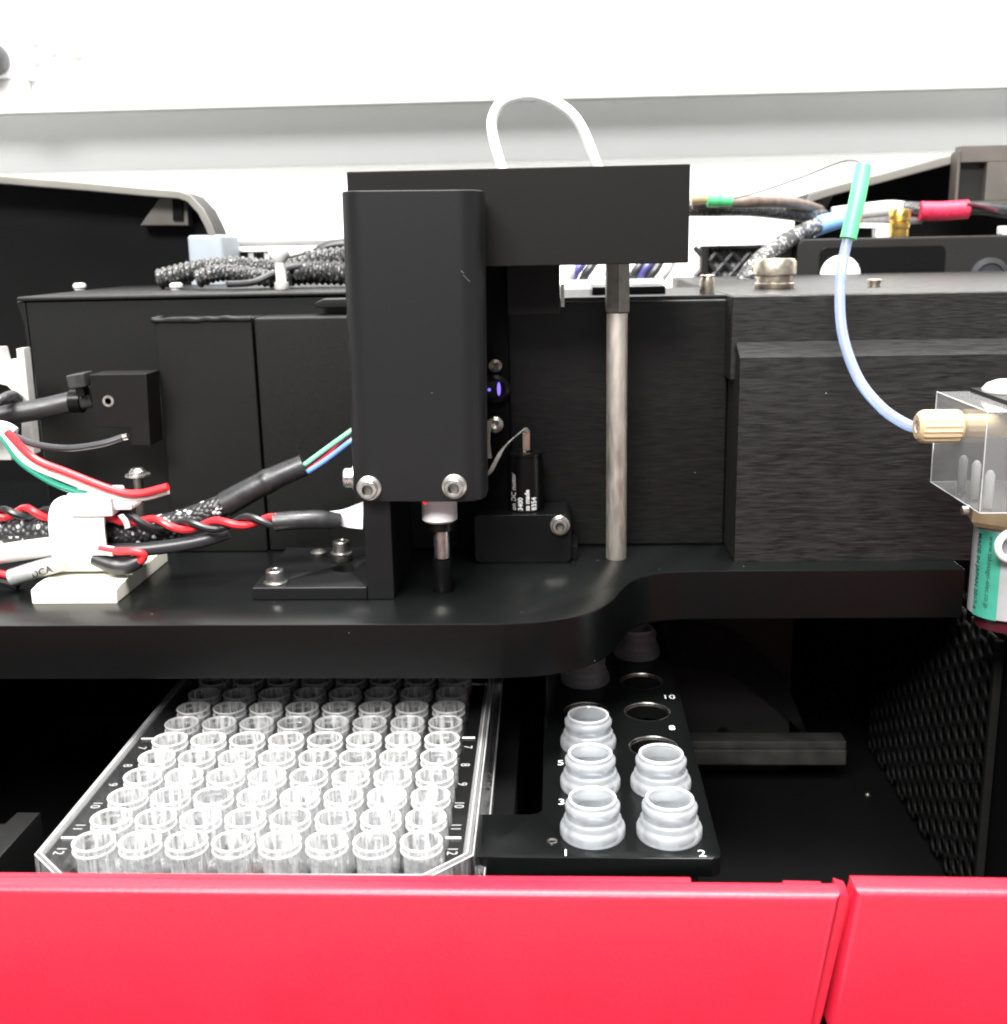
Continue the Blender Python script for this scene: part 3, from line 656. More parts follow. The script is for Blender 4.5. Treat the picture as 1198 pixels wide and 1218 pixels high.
p = [A(143, 612, 260.5), A(150, 620, 260.5), A(152, 628, 261)]
single(MB().strip(p, (.7, 0, .2), .3), 'paper_flag', 'paper', 'small white flag beside the braid just right of clamp', 'flag')
single(MB().tube([A(326, 621, 262.5), A(350, 619, 263), A(375, 618, 264), A(404, 620, 266)], lambda q: 2.35-.35*max(0, q-.75)*4, 18), 'heat_shrink', 'shrink', 'smaller black heat shrink tube with a white tape end beside the bracket', 'sleeve')
tp = [A(384, 614, 266.5), A(408, 616, 266.8), A(432, 613, 267)]
single(MB().strip(tp, lambda q: Vector((.3*q, 0, 1.0+2.5*q)), .3), 'white_tape', 'paper', 'white tape flaring from the lower heat shrink to the bracket', 'tape')

# white loop of tube on the arm
t0 = [A(598, 196, 284), A(587, 165, 284), A(586, 140, 284), A(600, 119, 284), A(632, 112, 285), A(664, 123, 286), A(690, 148, 287), A(713, 192, 288)]
t0[0].z = zt_+.1; t0[-1].z = zt_+.1
single(MB().tube(t0, 1.25, 16), 'white_tube', 'loop', 'white plastic tube looping up from the top of the arm', 'tube')

# ================================================================== REAR LEFT CLUTTER
def hood(name, polytop, depth0, depth1, zbot, label, thick=2.6, xend=None):
    t = thing(name, (polytop[0][0], depth0, zbot), label, 'cover')
    P = polytop; N_ = len(P); inner = []
    for i, (x, z) in enumerate(P):
        a = Vector(P[max(i-1, 0)]); b = Vector(P[min(i+1, N_-1)]); d = (b-a).normalized(); n = Vector((d.y, -d.x)); n = -n if n.y > 0 else n
        inner.append((x+n.x*thick, z+n.y*thick))
    put(MB().prism(P+inner[::-1], 'xz', depth0, depth1, .4), 'skin', 'hood', t)
    rim = MB().prism([(x, z+.25) for x, z in P]+[(x, z) for x, z in inner[::-1]], 'xz', depth0-1.6, depth0-.05, .5)
    put(rim, 'rim', 'hoodrim', t)
    back = inner+[(inner[-1][0], zbot), (inner[0][0], zbot)]
    put(MB().prism(back, 'xz', depth1-3, depth1-.5), 'inner_wall', 'dark', t)
    return t
YH = 400.0
def H(u, v): q = A(u, v, YH); return (q.x, q.z)
lt_ = [H(-260, 196), H(0, 210), H(110, 219), H(175, 225), H(214, 228), H(228, 233), H(243, 249), H(252, 266), H(260, 286), H(264, 318)]
t = hood('left_cover_shell', lt_, YH, 414, 60, 'dark moulded cover shell with a pale rim at upper left', 2.4)
a0, a1 = H(165, 232), H(219, 269)
put(MB().prism([H(160, 268), H(219, 268), H(217, 233), H(186, 232)], 'xz', 405, 410.5, .5), 'tab', 'brkt', t)
put(MB().prism([H(201, 262), H(213, 262), H(213, 236), H(200, 236)], 'xz', 404, 404.9, .2), 'tab_slot', 'dark', t)
q0, q1 = H(-260, 300), H(30, 420)

p0, p1 = A(225, 316, 398), A(264, 279, 398)
single(MB().box(p0.x, p1.x, 398, 420, 195, p1.z, 1.2, 3), 'relay_block', 'bluegrey', 'pale blue grey block behind the left box beside the dark shell', 'block')
p0, p1 = A(266, 294, 430), A(408, 284, 430)
single(MB().box(p0.x, -40, 430, 437, p0.z, p1.z, .5), 'grey_rail', 'midgrey', 'mid grey rail crossing behind the pale terminal frame', 'rail')
t = thing('terminal_frame', A(325, 320, 420), 'small white terminal frame with dark windows behind the left box', 'frame')
p0, p1 = A(276, 300, 420), A(380, 293, 420)
put(MB().box(p0.x, p1.x, 420, 427, p0.z, p1.z, .4), 'top_bar', 'white', t)
for u in (279, 298, 317, 340, 373):
    q = A(u, 300, 421); put(MB().box(q.x-1, q.x+1, 421, 426, 196, q.z-.1, .2), 'post', 'ltgrey', t)
put(MB().box(p0.x+.6, p1.x-.6, 426.2, 428, 196, p0.z-.05, .2), 'back_board', 'midgrey', t)
q = A(278, 290, 421); put(MB().lathe([(1.3, 0), (1.5, 1), (1.0, 2.2), (.01, 2.3)], (q.x, 422, p1.z+.05), 'z', 12), 'knob', 'white', t)
t = thing('standoff', (A(330, 338, 330).x, 330, zl), 'white plastic standoff with a broad top on the left box', 'standoff')
q = A(330, 338, 325); zz = A(330, 300, 330).z
put(MB().lathe([(1.9, 0), (2.1, .4), (2.1, 2.2)], (q.x, 330, zl+.03), 'z', 16), 'foot', 'ltgrey', t)
put(MB().lathe([(1.5, 2.3), (1.6, zz-zl-3), (3.2, zz-zl-1), (3.4, zz-zl+.5), (.01, zz-zl+.5)], (q.x, 330, zl), 'z', 20), 'stem', 'white', t)
p0, p1 = A(335, 309, 330), A(362, 296, 330)
put(MB().box(p0.x, p1.x, 329, 336, p0.z+.8, p1.z, 1.0, rot=Matrix.Rotation(rad(-12), 3, 'Y')), 'arm', 'white', t)
GS = 'corrugated sleeves lying on the left box'
for P, y, r, lb in (([(190, 340), (205, 328), (240, 320), (280, 317), (330, 320), (372, 310), (405, 306), (430, 306)], 352, 2.7, 'upper ribbed sleeve arching across the left box top'),
                    ([(235, 332), (262, 324), (300, 328), (330, 335), (345, 332)], 342, 2.3, 'short ribbed sleeve bending in front of the white standoff'),
                    ([(338, 326), (365, 324), (392, 324), (430, 328)], 348, 3.2, 'fat ribbed sleeve lying between the standoff and the upright cover')):
    pts = [A(u, v, y) for u, v in P]
    for q in pts: q.z = max(q.z, zl+r*1.15)
    single(MB().tube(pts, r, 16, step=.3, rib=.22, ribp=1.9), 'ribbed_sleeve', 'braidgrey', lb, 'cable', GS)
single(MB().tube([A(270, 338, 326), A(300, 336, 330), A(322, 327, 338), A(350, 318, 345), A(385, 318, 350), A(420, 324, 350)], 1.0, 10), 'thin_lead', 'tubegrey', 'thin grey lead curving over the ribbed sleeves', 'wire')
q = A(388, 298, 400)
single(MB().tube([A(372, 306, 400), A(385, 296, 400), A(400, 292, 400), A(425, 290, 400)], 2.2, 12), 'dark_cable', 'shrink', 'dark cable behind the ribbed sleeves beside the upright cover', 'cable')

# things glimpsed under the arm, beyond the rod
t = thing('wire_connector', A(700, 330, 420), 'blue and grey wired connector glimpsed beneath the arm', 'connector')
p0, p1 = A(671, 352, 420), A(790, 335, 420)
put(MB().box(p0.x, p1.x, 420, 440, 195, A(700, 333, 420).z, .6), 'housing', 'ltgrey', t)
for i, (u, v, mt) in enumerate(((678, 330, 'greycab'), (687, 322, 'violet_w'), (699, 324, 'tubegrey'), (712, 330, 'white_w'), (757, 322, 'tubegrey'), (767, 321, 'violet_w'), (776, 326, 'tubegrey'), (788, 329, 'greycab'))):
    q = A(u, v, 425); put(MB().tube([q+Vector((-3, 0, -6)), q+Vector((-1, -2, -1)), q+Vector((1.5, -2, 2.5)), q+Vector((4, 1, 7))], 1.7, 10), 'wire', mt, t)

# ================================================================== REAR RIGHT CLUTTER
YQ = 492.0
def Q(u, v): q = A(u, v, YQ); return (q.x, q.z)
rt_ = [Q(953, 252), Q(962, 232), Q(985, 224), Q(1050, 207), Q(1148, 181), Q(1260, 160)]
t = hood('right_cover_shell', rt_, YQ, 520, 150, 'dark moulded cover shell with a pale rim at upper right', 3.2)
put(MB().prism([Q(955, 254), Q(985, 254), Q(1000, 225), Q(964, 234)], 'xz', 500, 508, .5), 'end_web', 'brkt', t)
# open square pocket moulded on it
x0, x1, z0, z1 = Q(1143, 0)[0], Q(1185, 0)[0], Q(1160, 246)[1], Q(1160, 181)[1]
for bxs in ((x0, x0+1.2, z0, z1), (x0+1.25, x1+40, z1-4.5, z1+2), (x0+1.25, x1+40, z0, z0+2), (x1-2, x1+40, z0+2.05, z1-4.55)):
    put(MB().box(bxs[0], bxs[1], 482, 490.2, bxs[2], bxs[3], .3), 'pocket_wall', 'brkt', t)
put(MB().box(x0+1.25, x1-2.05, 486, 489, z0+2.05, z1-4.55, .1), 'pocket_floor', 'dimpanel', t)

YX = 446.0
def X_(u, v): q = A(u, v, YX); return (q.x, q.z)
t = thing('control_box', (X_(1080, 330)[0], YX, 190), 'black control box with rounded corners behind the right box', 'box')
put(MB().prism(rrect(X_(948, 300)[0], 240, 185, X_(1080, 282)[1], 3, 4), 'xz', YX, 466, .8), 'body', 'hood', t)
put(MB().prism(rrect(X_(975, 300)[0], X_(1124, 300)[0], 190, X_(1080, 292)[1], 2.5, 4), 'xz', YX-1.5, YX-.05, .4), 'front_cover', 'tie', t)
q = X_(1176, 330); put(MB().lathe([(7.5, 0), (7.5, 1.4), (5.5, 1.8), (5.2, 1.2), (.01, 1.2)], (q[0], YX, q[1]), '-y', 32), 'round_port', 'tubegrey', t)
q = A(1000, 326, 443)
single(MB().lathe([(7.6, 0), (7.6, 1.0), (7.2, 1.3), (.01, 1.3)], (q.x, 444.4, q.z-.6), '-y', 36), 'white_disc', 'white', 'white round disc half hidden behind the right box', 'disc')
q = A(1071, 290, 455); zq = X_(1080, 282)[1]
t = thing('brass_fitting', (q.x, 458, zq), 'gold brass grooved fitting standing on the black control box', 'fitting')
k = (A(1071, 248, 458).z-zq)/14
put(MB().lathe([(3.4, 0), (3.6, .3*k), (3.6, 4*k), (4.0, 4.6*k), (4.0, 6.6*k), (3.4, 7.1*k), (3.4, 7.9*k), (4.1, 8.5*k), (4.1, 12.6*k), (3.6, 13.6*k), (1.5, 14*k), (.01, 13*k)], (q.x, 458, zq+.03), 'z', 24), 'fitting_body', 'brass', t)
p0, p1 = A(1040, 288, 460), A(1061, 266, 460)
single(MB().prism([(p0.x, zq+.05), (p1.x, zq+.05), (p1.x, p1.z-1), (p1.x-1.5, p1.z), (p0.x-9, p1.z+.5), (p0.x-9, p1.z-1.2), (p0.x, p1.z-1.6)], 'xz', 458, 464, .3), 'angle_tab', 'white', 'white bent tab left of the brass fitting', 'tab')
single(MB().box(A(1192, 280, 460).x, A(1215, 280, 460).x, 460, 466, zq+.05, A(1195, 269, 460).z, .5), 'white_lug', 'white', 'small white lug at the right edge on the control box', 'lug')
# loom crossing it
LM = 474.0
single(MB().tube([A(880, 345, 405), A(897, 318, 412), A(930, 290, 440), A(972, 268, LM)], 3.4, 18), 'braided_cable', 'braidfine', 'black braided cable climbing from the hexagonal nut to the blue wrap', 'cable')
single(MB().tube([A(966, 271, LM), A(988, 264, LM), A(1012, 259, LM)], lambda q: 4.0-.8*q, 18), 'blue_wrap', 'bluewrap', 'light blue wrap around the cable loom', 'sleeve')
single(MB().tube([A(1008, 263, LM), A(1024, 260, LM)], 2.1, 14), 'red_band', 'redwrap', 'short dark red band next to the blue wrap', 'band')
single(MB().tube([A(990, 256, LM+3), A(1020, 252, LM+3), A(1056, 248, LM+3), A(1075, 249, LM+3)], 3.2, 16, flat=.8), 'silver_cable', 'ltgrey', 'silvery grey cable passing behind the green sleeve', 'cable')
single(MB().tube([A(1015, 262, LM+5), A(1060, 259, LM+5), A(1096, 257, LM+5)], 3.0, 16), 'grey_loom', 'greycab', 'darker grey loom cable beneath the silvery one', 'cable')
single(MB().tube([A(1072, 249, LM+3), A(1086, 249, LM+3), A(1098, 250, LM+3)], 3.1, 16), 'clear_braid', 'braidgrey', 'speckled braid section left of the red wrap', 'cable')
single(MB().tube([A(1094, 251, LM), A(1120, 251, LM), A(1151, 249, LM)], 3.8, 18), 'red_wrap', 'redwrap', 'crimson textile wrap on the cable loom', 'sleeve')
single(MB().tube([A(1146, 248, LM), A(1172, 248, LM), A(1200, 252, LM), A(1240, 258, LM)], 2.6, 14), 'dark_loom', 'shrink', 'dark cable leaving the crimson wrap to the right', 'cable')
single(MB().tube([A(1150, 243, LM-3), A(1168, 246, LM-3), A(1186, 251, LM-3)], .9, 10), 'red_lead', 'dkred', 'dull red lead above the dark cable at right', 'wire')
single(MB().tube([A(818, 248, 440), A(850, 248, 440), A(900, 249, 455), A(980, 258, 480)], 3.0, 14), 'grey_braid', 'braidgrey', 'grey braid emerging from behind the arm end', 'cable')
single(MB().tube([A(824, 243, 436), A(860, 241, 436), A(900, 240, 436), A(945, 242, 460), A(975, 250, 482)], 2.2, 14), 'brown_cable', 'brown', 'brown cable above the grey braid right of the arm', 'cable')
single(MB().tube([A(822, 236, 428), A(836, 235, 428), A(848, 236, 428)], 2.3, 14), 'beige_ferrule', 'peek', 'beige ferrule at the arm end before the green crimp', 'ferrule')
single(MB().tube([A(842, 237, 426), A(871, 238, 426)], lambda q: 2.7 if q < .45 else 2.4, 16), 'green_crimp', 'sleeve_g', 'small green crimp on the thin capillary by the arm', 'crimp')
# lattice vent behind the nut
t = thing('lattice_vent', A(866, 330, 452), 'dark lattice vent with pale openings behind the hexagonal nut', 'vent')
def Z_(u, v): q = A(u, v, 452); return (q.x, q.z)
c0, c1 = Z_(833, 330), Z_(948, 290)
put(MB().box(c0[0], c1[0], 456, 460, 190, c1[1], 1), 'back_plate', 'ltgrey', t)
put(MB().box(c0[0], c0[0]+3, 450, 455.9, 190, c1[1], .6), 'frame_side', 'hood', t)
put(MB().box(c0[0]+3.05, c1[0], 450, 455.9, c1[1]-1.6, c1[1], .5), 'frame_top', 'hood', t)
for i in range(4):
    for sgn in (1, -1):
        u = 842+i*20; a = A(u-16*sgn, 330, 453); b = A(u+16*sgn, 294, 453)
        put(MB().tube([a, b], 1.1, 8), 'lattice_bar', 'tubegrey', t)

# green sleeve, tube, capillary
single(MB().tube([A(1027, 198, 284), A(1020, 236, 281), A(1009, 284, 279)], 1.95, 20), 'green_sleeve', 'sleeve_g', 'bright green sleeve round the upper end of the translucent tube', 'sleeve')
TB = [A(1010, 278, 279.4), A(1003, 310, 278), A(999, 350, 276), A(1003, 400, 272), A(1021, 450, 266), A(1048, 484, 259), A(1075, 503, 252), A(1096, 510, 246), A(1112, 512, 243)]
single(MB().tube(TB, 1.25, 16), 'sample_tube', 'ptfe', 'translucent bluish tube hanging from green sleeve to the beige fitting', 'tube')
single(MB().tube([A(862, 238, 426), A(900, 229, 420), A(950, 212, 400), A(990, 196, 350), A(1010, 190, 310), A(1024, 193, 290), A(1026, 200, 284)], .36, 8), 'capillary', 'midgrey', 'hair thin grey capillary arcing from the green crimp', 'tube')

# ================================================================== ACRYLIC FLOW BLOCK
xa = A(1109, 520, 262).x
pf = AX(1107, 573, xa); pn = AX(1166, 604, xa)
za0, za1 = pf.z, A(1112, 466, pf.y).z
ya0, ya1 = pn.y, pf.y
t = thing('flow_block', (xa+15, (ya0+ya1)/2, za0), 'clear acrylic flow block at right with drilled channels', 'block')
ab = put(MB().box(xa, xa+42, ya0, ya1, za0, za1, .2, 1), 'acrylic_body', 'acrylic', t)
ed = MB(); x9 = xa+42
for a, b in (((xa, ya0, za0), (xa, ya0, za1)), ((xa, ya1, za0), (xa, ya1, za1)), ((xa, ya0, za0), (xa, ya1, za0)), ((xa, ya0, za1), (xa, ya1, za1)), ((xa, ya0, za0), (x9, ya0, za0)), ((xa, ya0, za1), (x9, ya0, za1)), ((xa, ya1, za0), (x9, ya1, za0))):
    ed.tube([a, b], .10, 6, spline=False)
put(ed, 'edge_highlight', 'clearrim', t)  # whitish bars added to paint bright highlights along the block edges
for (u, v0, v1, xo) in ((1128, 535, 575, 3.), (1143, 540, 582, 3.), (1182, 560, 600, 8.)):
    p = AX(u, v1, xa) if u < 1160 else A(u, v1, ya0)
    yy = min(max(p.y, ya0+3), ya1-3); xx = xa+xo if u < 1160 else p.x
    ht = (v1-v0)/5.3
    put(MB().lathe([(.95, za0+.4), (.95, za0+ht), (.5, za0+ht+.8), (.01, za0+ht+1)], (xx, yy, 0), 'z', 14), 'drilled_channel', 'clearrim', t)
# plate and screw on top
put(MB().box(xa+7, xa+42, ya0+2, ya1-1, za1+.03, za1+1.0, .2), 'top_plate', 'black', t)
q = AZ(1192, 466, za1+1); put(MB().lathe([(5.2, 0), (5.2, .6), (4.2, 1.8), (2.2, 2.6), (.01, 2.8)], (q.x+1, q.y, za1+1.05), 'z', 28), 'screw', 'ltgrey', t)
# fingertight in the left face
fc = AX(1120, 508, xa-4); yf = min(max(fc.y, ya0+5), ya1-5)
zf = A(1120, 507, yf).z
t = thing('finger_fitting', (xa-4, yf, zf), 'beige knurled finger tight fitting screwed into the clear block', 'fitting')
fb = MB(); n = 36; rings = []
LF = xa-A(1090, 508, yf).x
for h, r, kn in ((-.02, 3.2, 0), (.6, 3.6, 0), (1.2, 3.45, 1), (LF-1.6, 3.45, 1), (LF-.8, 3.4, 0), (LF, 2.6, 0), (LF, 1.35, 0), (LF-1.2, 1.3, 0)):
    rings.append([Vector((xa-h, yf+math.cos(2*math.pi*k/n)*(r+(.22 if k % 2 else -.12)*kn), zf+math.sin(2*math.pi*k/n)*(r+(.22 if k % 2 else -.12)*kn))) for k in range(n)])
fb.grid(rings, True, True, True)
put(fb, 'knurled_nut', 'peek', t, sharp=20)
put(MB().lathe([(2.6, 0.3), (2.6, 12), (1.8, 14), (1.2, 17)], (xa, yf, zf), 'x', 24), 'threaded_stem', 'peek', t)

# lower fitting and labelled valve
YV = (ya0+ya1)/2-2
q = A(1190, 612, YV)
t = thing('lower_fitting', (q.x, YV, A(1190, 630, YV).z), 'tan hexagonal fitting under the clear block', 'fitting')
zlf = A(1175, 629, YV-4).z
put(MB().lathe([(6.3, zlf), (7.4, zlf+1.2), (7.4, za0-.1)], (q.x, YV, 0), 'z', 6, True, rad(20)), 'hex_body', 'peekd', t)
put(MB().lathe([(1.0, 0), (1.0, 1.2), (.01, 1.4)], (A(1151, 607, YV-3).x, YV-3, A(1151, 607, YV-3).z), '-x', 10), 'grub_screw', 'steel', t)
RVv = 8.4
vx = A(1150, 690, YV).x+RVv+1.1; zv0, zv1 = A(1160, 738, YV-6).z, A(1160, 633, YV-6).z
t = thing('valve_cylinder', (vx, YV, zv0-3), 'cylindrical valve with a white and green printed label below the tan fitting', 'valve')
put(MB().lathe([(RVv-1, zv0-.2), (RVv, zv0+.3), (RVv, zv1-.3), (RVv-1, zv1)], (vx, YV, 0), 'z', 48), 'label', 'label', t)
put(MB().lathe([(RVv-1.6, zv0-3), (RVv-1.6, zv0-.25)], (vx, YV, 0), 'z', 32), 'base_ring', 'dkred', t)
put(MB().lathe([(RVv-2.0, zv1+.05), (RVv-2.0, zlf-.05)], (vx, YV, 0), 'z', 32), 'neck_ring', 'dkred', t)
def band(a0, a1, r, z0, z1, n=10):
    return MB().grid([[Vector((vx+math.sin(a0+(a1-a0)*i/n)*r, YV-math.cos(a0+(a1-a0)*i/n)*r, z)) for i in range(n+1)] for z in (z0, z1)], close_v=False)
def angv(u):
    x = A(u, 690, YV-RVv*.8).x-vx; return math.asin(max(-.98, min(.98, x/RVv)))
put(band(angv(1162), angv(1189), RVv+.06, zv0+.1, zv1-.3), 'green_stripe', 'lgreen', t)
put(band(angv(1154), angv(1161), RVv-1.5, zv0-3, zv0-.3), 'clear_window', 'ltgrey', t)
def fnv(ua):
    a_ = angv(ua)
    def f(x, y): a = a_+y/RVv; return Vector((vx+math.sin(a)*(RVv+.12), YV-math.cos(a)*(RVv+.12), zv1-1.2-x))
    return f
put(text_mb('MADE IN JAPAN 2017-6', 1.7, fnv(1166), 'LEFT', 0, .02), 'lettering', 'ink', t)
put(text_mb('www.takasago-elec.co.jp', 1.65, fnv(1178), 'LEFT', 0, .0), 'lettering', 'ink', t)
wl = [A(1230, 628, YV-9), A(1200, 634, YV-10), A(1188, 646, YV-10), A(1190, 660, YV-9.5), A(1205, 668, YV-9)]
single(MB().tube(wl, .8, 10), 'white_lead', 'white_w', 'white lead curling in front of the printed valve', 'wire')

# ================================================================== BELOW THE DECK: RACK AND VIALS
ZT = 106.0
def R2(u, v): q = AZ(u, v, ZT); return (q.x, q.y)
fr0, fr1 = R2(566, 1021), R2(859, 1020)
yF = (fr0[1]+fr1[1])/2
bk = R2(803, 797)
xR0, xR1 = fr1[0], bk[0]
rack = [(fr0[0], yF), (xR0-2, yF), (xR0-.4, yF+.7), (xR0, yF+2.2), (xR1, bk[1]+40)]
inx = R2(646, 900)[0]; yin = R2(600, 968)[1]
rack += [(inx, bk[1]+40), (inx, yin+2), (inx-.8, yin+.6), (inx-2, yin), (fr0[0], yin)]
t = thing('vial_rack', ((fr0[0]+fr1[0])/2, yF, ZT-4), 'black numbered vial rack with round holes at right of clear plate', 'rack')
rk = put(MB().prism(rack, 'xy', ZT-4.2, ZT, .35), 'top_plate', 'deck', t)
put(MB().box(fr0[0], R2(832, 1022)[0], yF+.8, yF+8, ZI+.1, ZT-4.25, .3), 'front_skirt', 'dark', t)
vb = {}
vial_px = {1: (705, 985), 2: (796, 984)}
p1_ = AZ(705, 992, ZT); p2_ = AZ(796, 993, ZT)
pitx = p2_.x-p1_.x; pity = (AZ(696, 810, ZT).y-p1_.y)/4
vial_pos = {}
for i in range(7):
    fx = 1.0*i
    vial_pos[2*i+1] = (p1_.x+(AZ(696, 810, ZT).x-p1_.x)*i/4, p1_.y+pity*i)
    vial_pos[2*i+2] = (p2_.x+(AZ(696, 810, ZT).x-p1_.x)*i/4, p2_.y+pity*i)
RH = 5.9
cm = MB()
for k, (x, y) in vial_pos.items():
    if y < bk[1]+36: cm.lathe([(RH, -8), (RH, 8)], (x, y, ZT), 'z', 36)
cut(rk, cm)
for k in (6, 7, 8, 10):
    x, y = vial_pos[k]
    put(MB().lathe([(RH-.02, ZT-4.3), (RH-.35, ZT-4.3), (RH-.35, ZT-.25), (RH-.02, ZT-.05)], (x, y, 0), 'z', 36, cap=False), 'hole_bore', 'tie', t)
    put(MB().lathe([(RH+.05, ZT+.03), (RH-.1, ZT+.03), (RH-.38, ZT-.5), (RH-.36, ZT-.9)], (x, y, 0), 'z', 40, cap=False), 'hole_chamfer', 'steel', t)
def flat_text(body, u, v, size, al='CENTER'):
    o = AZ(u, v, ZT+.06)
    return text_mb(body, size, lambda x, y: Vector((o.x+x, o.y+y, ZT+.06)), al, 0, -.03)
for body, u, v in (('1', 673, 1018), ('2', 836, 1019), ('3', 668, 957), ('5', 667, 910), ('8', 800, 868), ('10', 796, 831)):
    put(flat_text(body, u, v, 3.6), 'number', 'wink', t)
q = AZ(657, 1001, ZT); put(MB().lathe([(1.1, -.2), (1.1, .12), (.7, .16), (.6, -.2), (.01, -.2)], (q.x, q.y, ZT+.05), 'z', 16), 'screw', 'steel', t)
VP = [(5.2, -3.8), (5.45, 0.05), (6.5, .1), (6.72, .5), (6.72, 1.9), (6.5, 2.5), (6.05, 2.75), (5.85, 3.1), (5.95, 3.9), (5.75, 4.2), (5.45, 4.4), (5.42, 5.6), (5.62, 5.85), (5.66, 6.8), (5.4, 7.15), (5.0, 7.4), (4.95, 8.1), (4.8, 8.3),
      (4.45, 8.15), (4.4, 7.3), (4.2, 7.0), (4.2, 5.2), (4.6, 4.9), (4.6, 2.0), (4.4, 1.2), (4.4, -3.4), (.01, -3.5)]
desc = {1: 'open frosted vial over the number 1, nearest on the left row', 2: 'open frosted vial over the number 2, nearest on the right row',
        3: 'open frosted vial directly behind the one over number 1', 4: 'open frosted vial on the right row, standing just before the first empty hole',
        5: 'third open frosted vial in the left row, just ahead of an empty hole', 9: 'dim frosted vial half hidden under the black plate in the left row',
        12: 'dim frosted vial behind the empty holes of the right row'}
vm = None
for k, lb in desc.items():
    x, y = vial_pos[k]
    t = thing('sample_vial', (x, y, ZT), lb, 'vial', 'frosted vials in the rack')
    if vm is None:
        vo = put(MB().lathe(VP, (x, y, ZT), 'z', 40, cap=False), 'vial_wall', 'vial', t, sharp=50)
        vm = vo.data
        li = put(MB().lathe([(4.98, 8.05), (4.9, 8.36), (4.6, 8.38), (4.42, 8.12)], (x, y, ZT), 'z', 40, cap=False), 'lip', 'clearrim', t); lm = li.data
    else:
        for nm, me in (('vial_wall', vm), ('lip', lm)):
            o = bpy.data.objects.new(nm, me); o.parent = t; C.collection.objects.link(o)

# ------------------------------------------------------------------ clear 96-well plate
ZRIM = 115.25; TH = rad(.54)
ex = Vector((math.cos(TH), math.sin(TH), 0)); ey = Vector((-math.sin(TH), math.cos(TH), 0)); o0 = Vector((-89.16, 189.67, 0))
def PW(x, y, z): return Vector((o0.x, o0.y, 0))+ex*x+ey*y+Vector((0, 0, z))
ZPD = ZRIM-2.3; ZB = ZRIM-14.2
t = thing('well_plate', PW(31.5, 49.5, ZB), 'clear 96 well plate with rows of open round wells', 'well plate')
# deck between the wells: one sheet with 96 round holes
mb = MB(); R0 = 3.8; n = 24
def cell(cx, cy):
    ring = [PW(cx+R0*math.cos(2*math.pi*k/n+math.pi/n), cy+R0*math.sin(2*math.pi*k/n+math.pi/n), ZPD) for k in range(n)]
    sq = []
    for k in range(n):
        a = 2*math.pi*k/n+math.pi/n; c, s_ = math.cos(a), math.sin(a); m_ = max(abs(c), abs(s_)); sq.append(PW(cx+4.5*c/m_, cy+4.5*s_/m_, ZPD))
    rv = [mb.bm.verts.new(p) for p in ring]; sv = [mb.bm.verts.new(p) for p in sq]
    for k in range(n): mb.bm.faces.new((rv[k], rv[(k+1) % n], sv[(k+1) % n], sv[k]))
for i in range(8):
    for j in range(12): cell(i*9, j*9)
xa_, xb_, ya_, yb_ = -10.6, 72.4, -9.8, 110.0; ch = 8.4
put(mb, 'deck_sheet', 'cleardeck', t); mb = MB()
def quad(*p): mb.bm.faces.new([mb.bm.verts.new(PW(x, y, ZPD)) for x, y in p])
quad((-4.5, -4.5), (-4.5, 103.5), (xa_, yb_), (xa_, ya_+ch)); quad((67.5, -4.5), (xb_, ya_+ch), (xb_, yb_), (67.5, 103.5))
quad((-4.5, -4.5), (xa_, ya_+ch), (xa_+ch, ya_), (xb_-ch, ya_), (xb_, ya_+ch), (67.5, -4.5)); quad((-4.5, 103.5), (67.5, 103.5), (xb_, yb_), (xa_, yb_))
put(mb, 'deck_margin', 'clearmargin', t)
# outer skirt: rounded top ridge, wall, flared foot
def outline(g):
    c = ch+g*.4
    return [(xa_-g, ya_+c-g*.2), (xa_+c-g*.2, ya_-g), (xb_-c+g*.2, ya_-g), (xb_+g, ya_+c-g*.2), (xb_+g, yb_+g), (xa_-g, yb_+g)]
sk = MB()
def loop(g, z): return [PW(x, y, z) for x, y in outline(g)]
sk.grid([loop(0, ZPD-.02), loop(.35, ZPD+.02), loop(.7, ZPD-.4), loop(.8, ZB+3.2), loop(1.9, ZB+2.8), loop(2.1, ZB+2.4), loop(2.2, ZB), loop(.6, ZB), loop(-.5, ZB+3), loop(-.6, ZPD-.6)], True)
put(sk, 'skirt', 'clearskirt', t, sharp=25)
rd = MB()
rd.grid([loop(-1.5, ZPD+.03), loop(-1.2, ZPD+.55), loop(-.4, ZPD+.6), loop(.1, ZPD+.06)], True)
put(rd, 'edge_ridge', 'clearedge', t, sharp=20)
rd = MB()
for g, zz, r in ((-.6, ZPD+.62, .11), (.45, ZPD, .13), (1.95, ZB+2.7, .16)):
    P3 = [PW(x, y, zz) for x, y in outline(g)]
    for a, b in zip(P3, P3[1:]+P3[:1]): rd.tube([a, b], r, 6, spline=False)
put(rd, 'edge_line', 'clearrim', t)
ln = MB()
for y in (4.5, 49.5):   # raised bars across the margins
    for xs in ((xa_+2.2, -4.2), (67.2, xb_-2.2)):
        a, b = PW(xs[0], y, ZPD+.25), PW(xs[1], y, ZPD+.25); ln.tube([a, b], .24, 6, spline=False)
put(ln, 'margin_bars', 'clearrim', t)
for j in range(6):
    body = str(12-j)
    for xx in (-6.7, 68.9):
        c = PW(xx, j*9, ZPD+.08)
        put(text_mb(body, 2.9, lambda x, y: c+ex*(y-1.0)*1.0+ey*(-x)*1.0, 'CENTER', 0, -.02), 'number', 'clearnum', t)
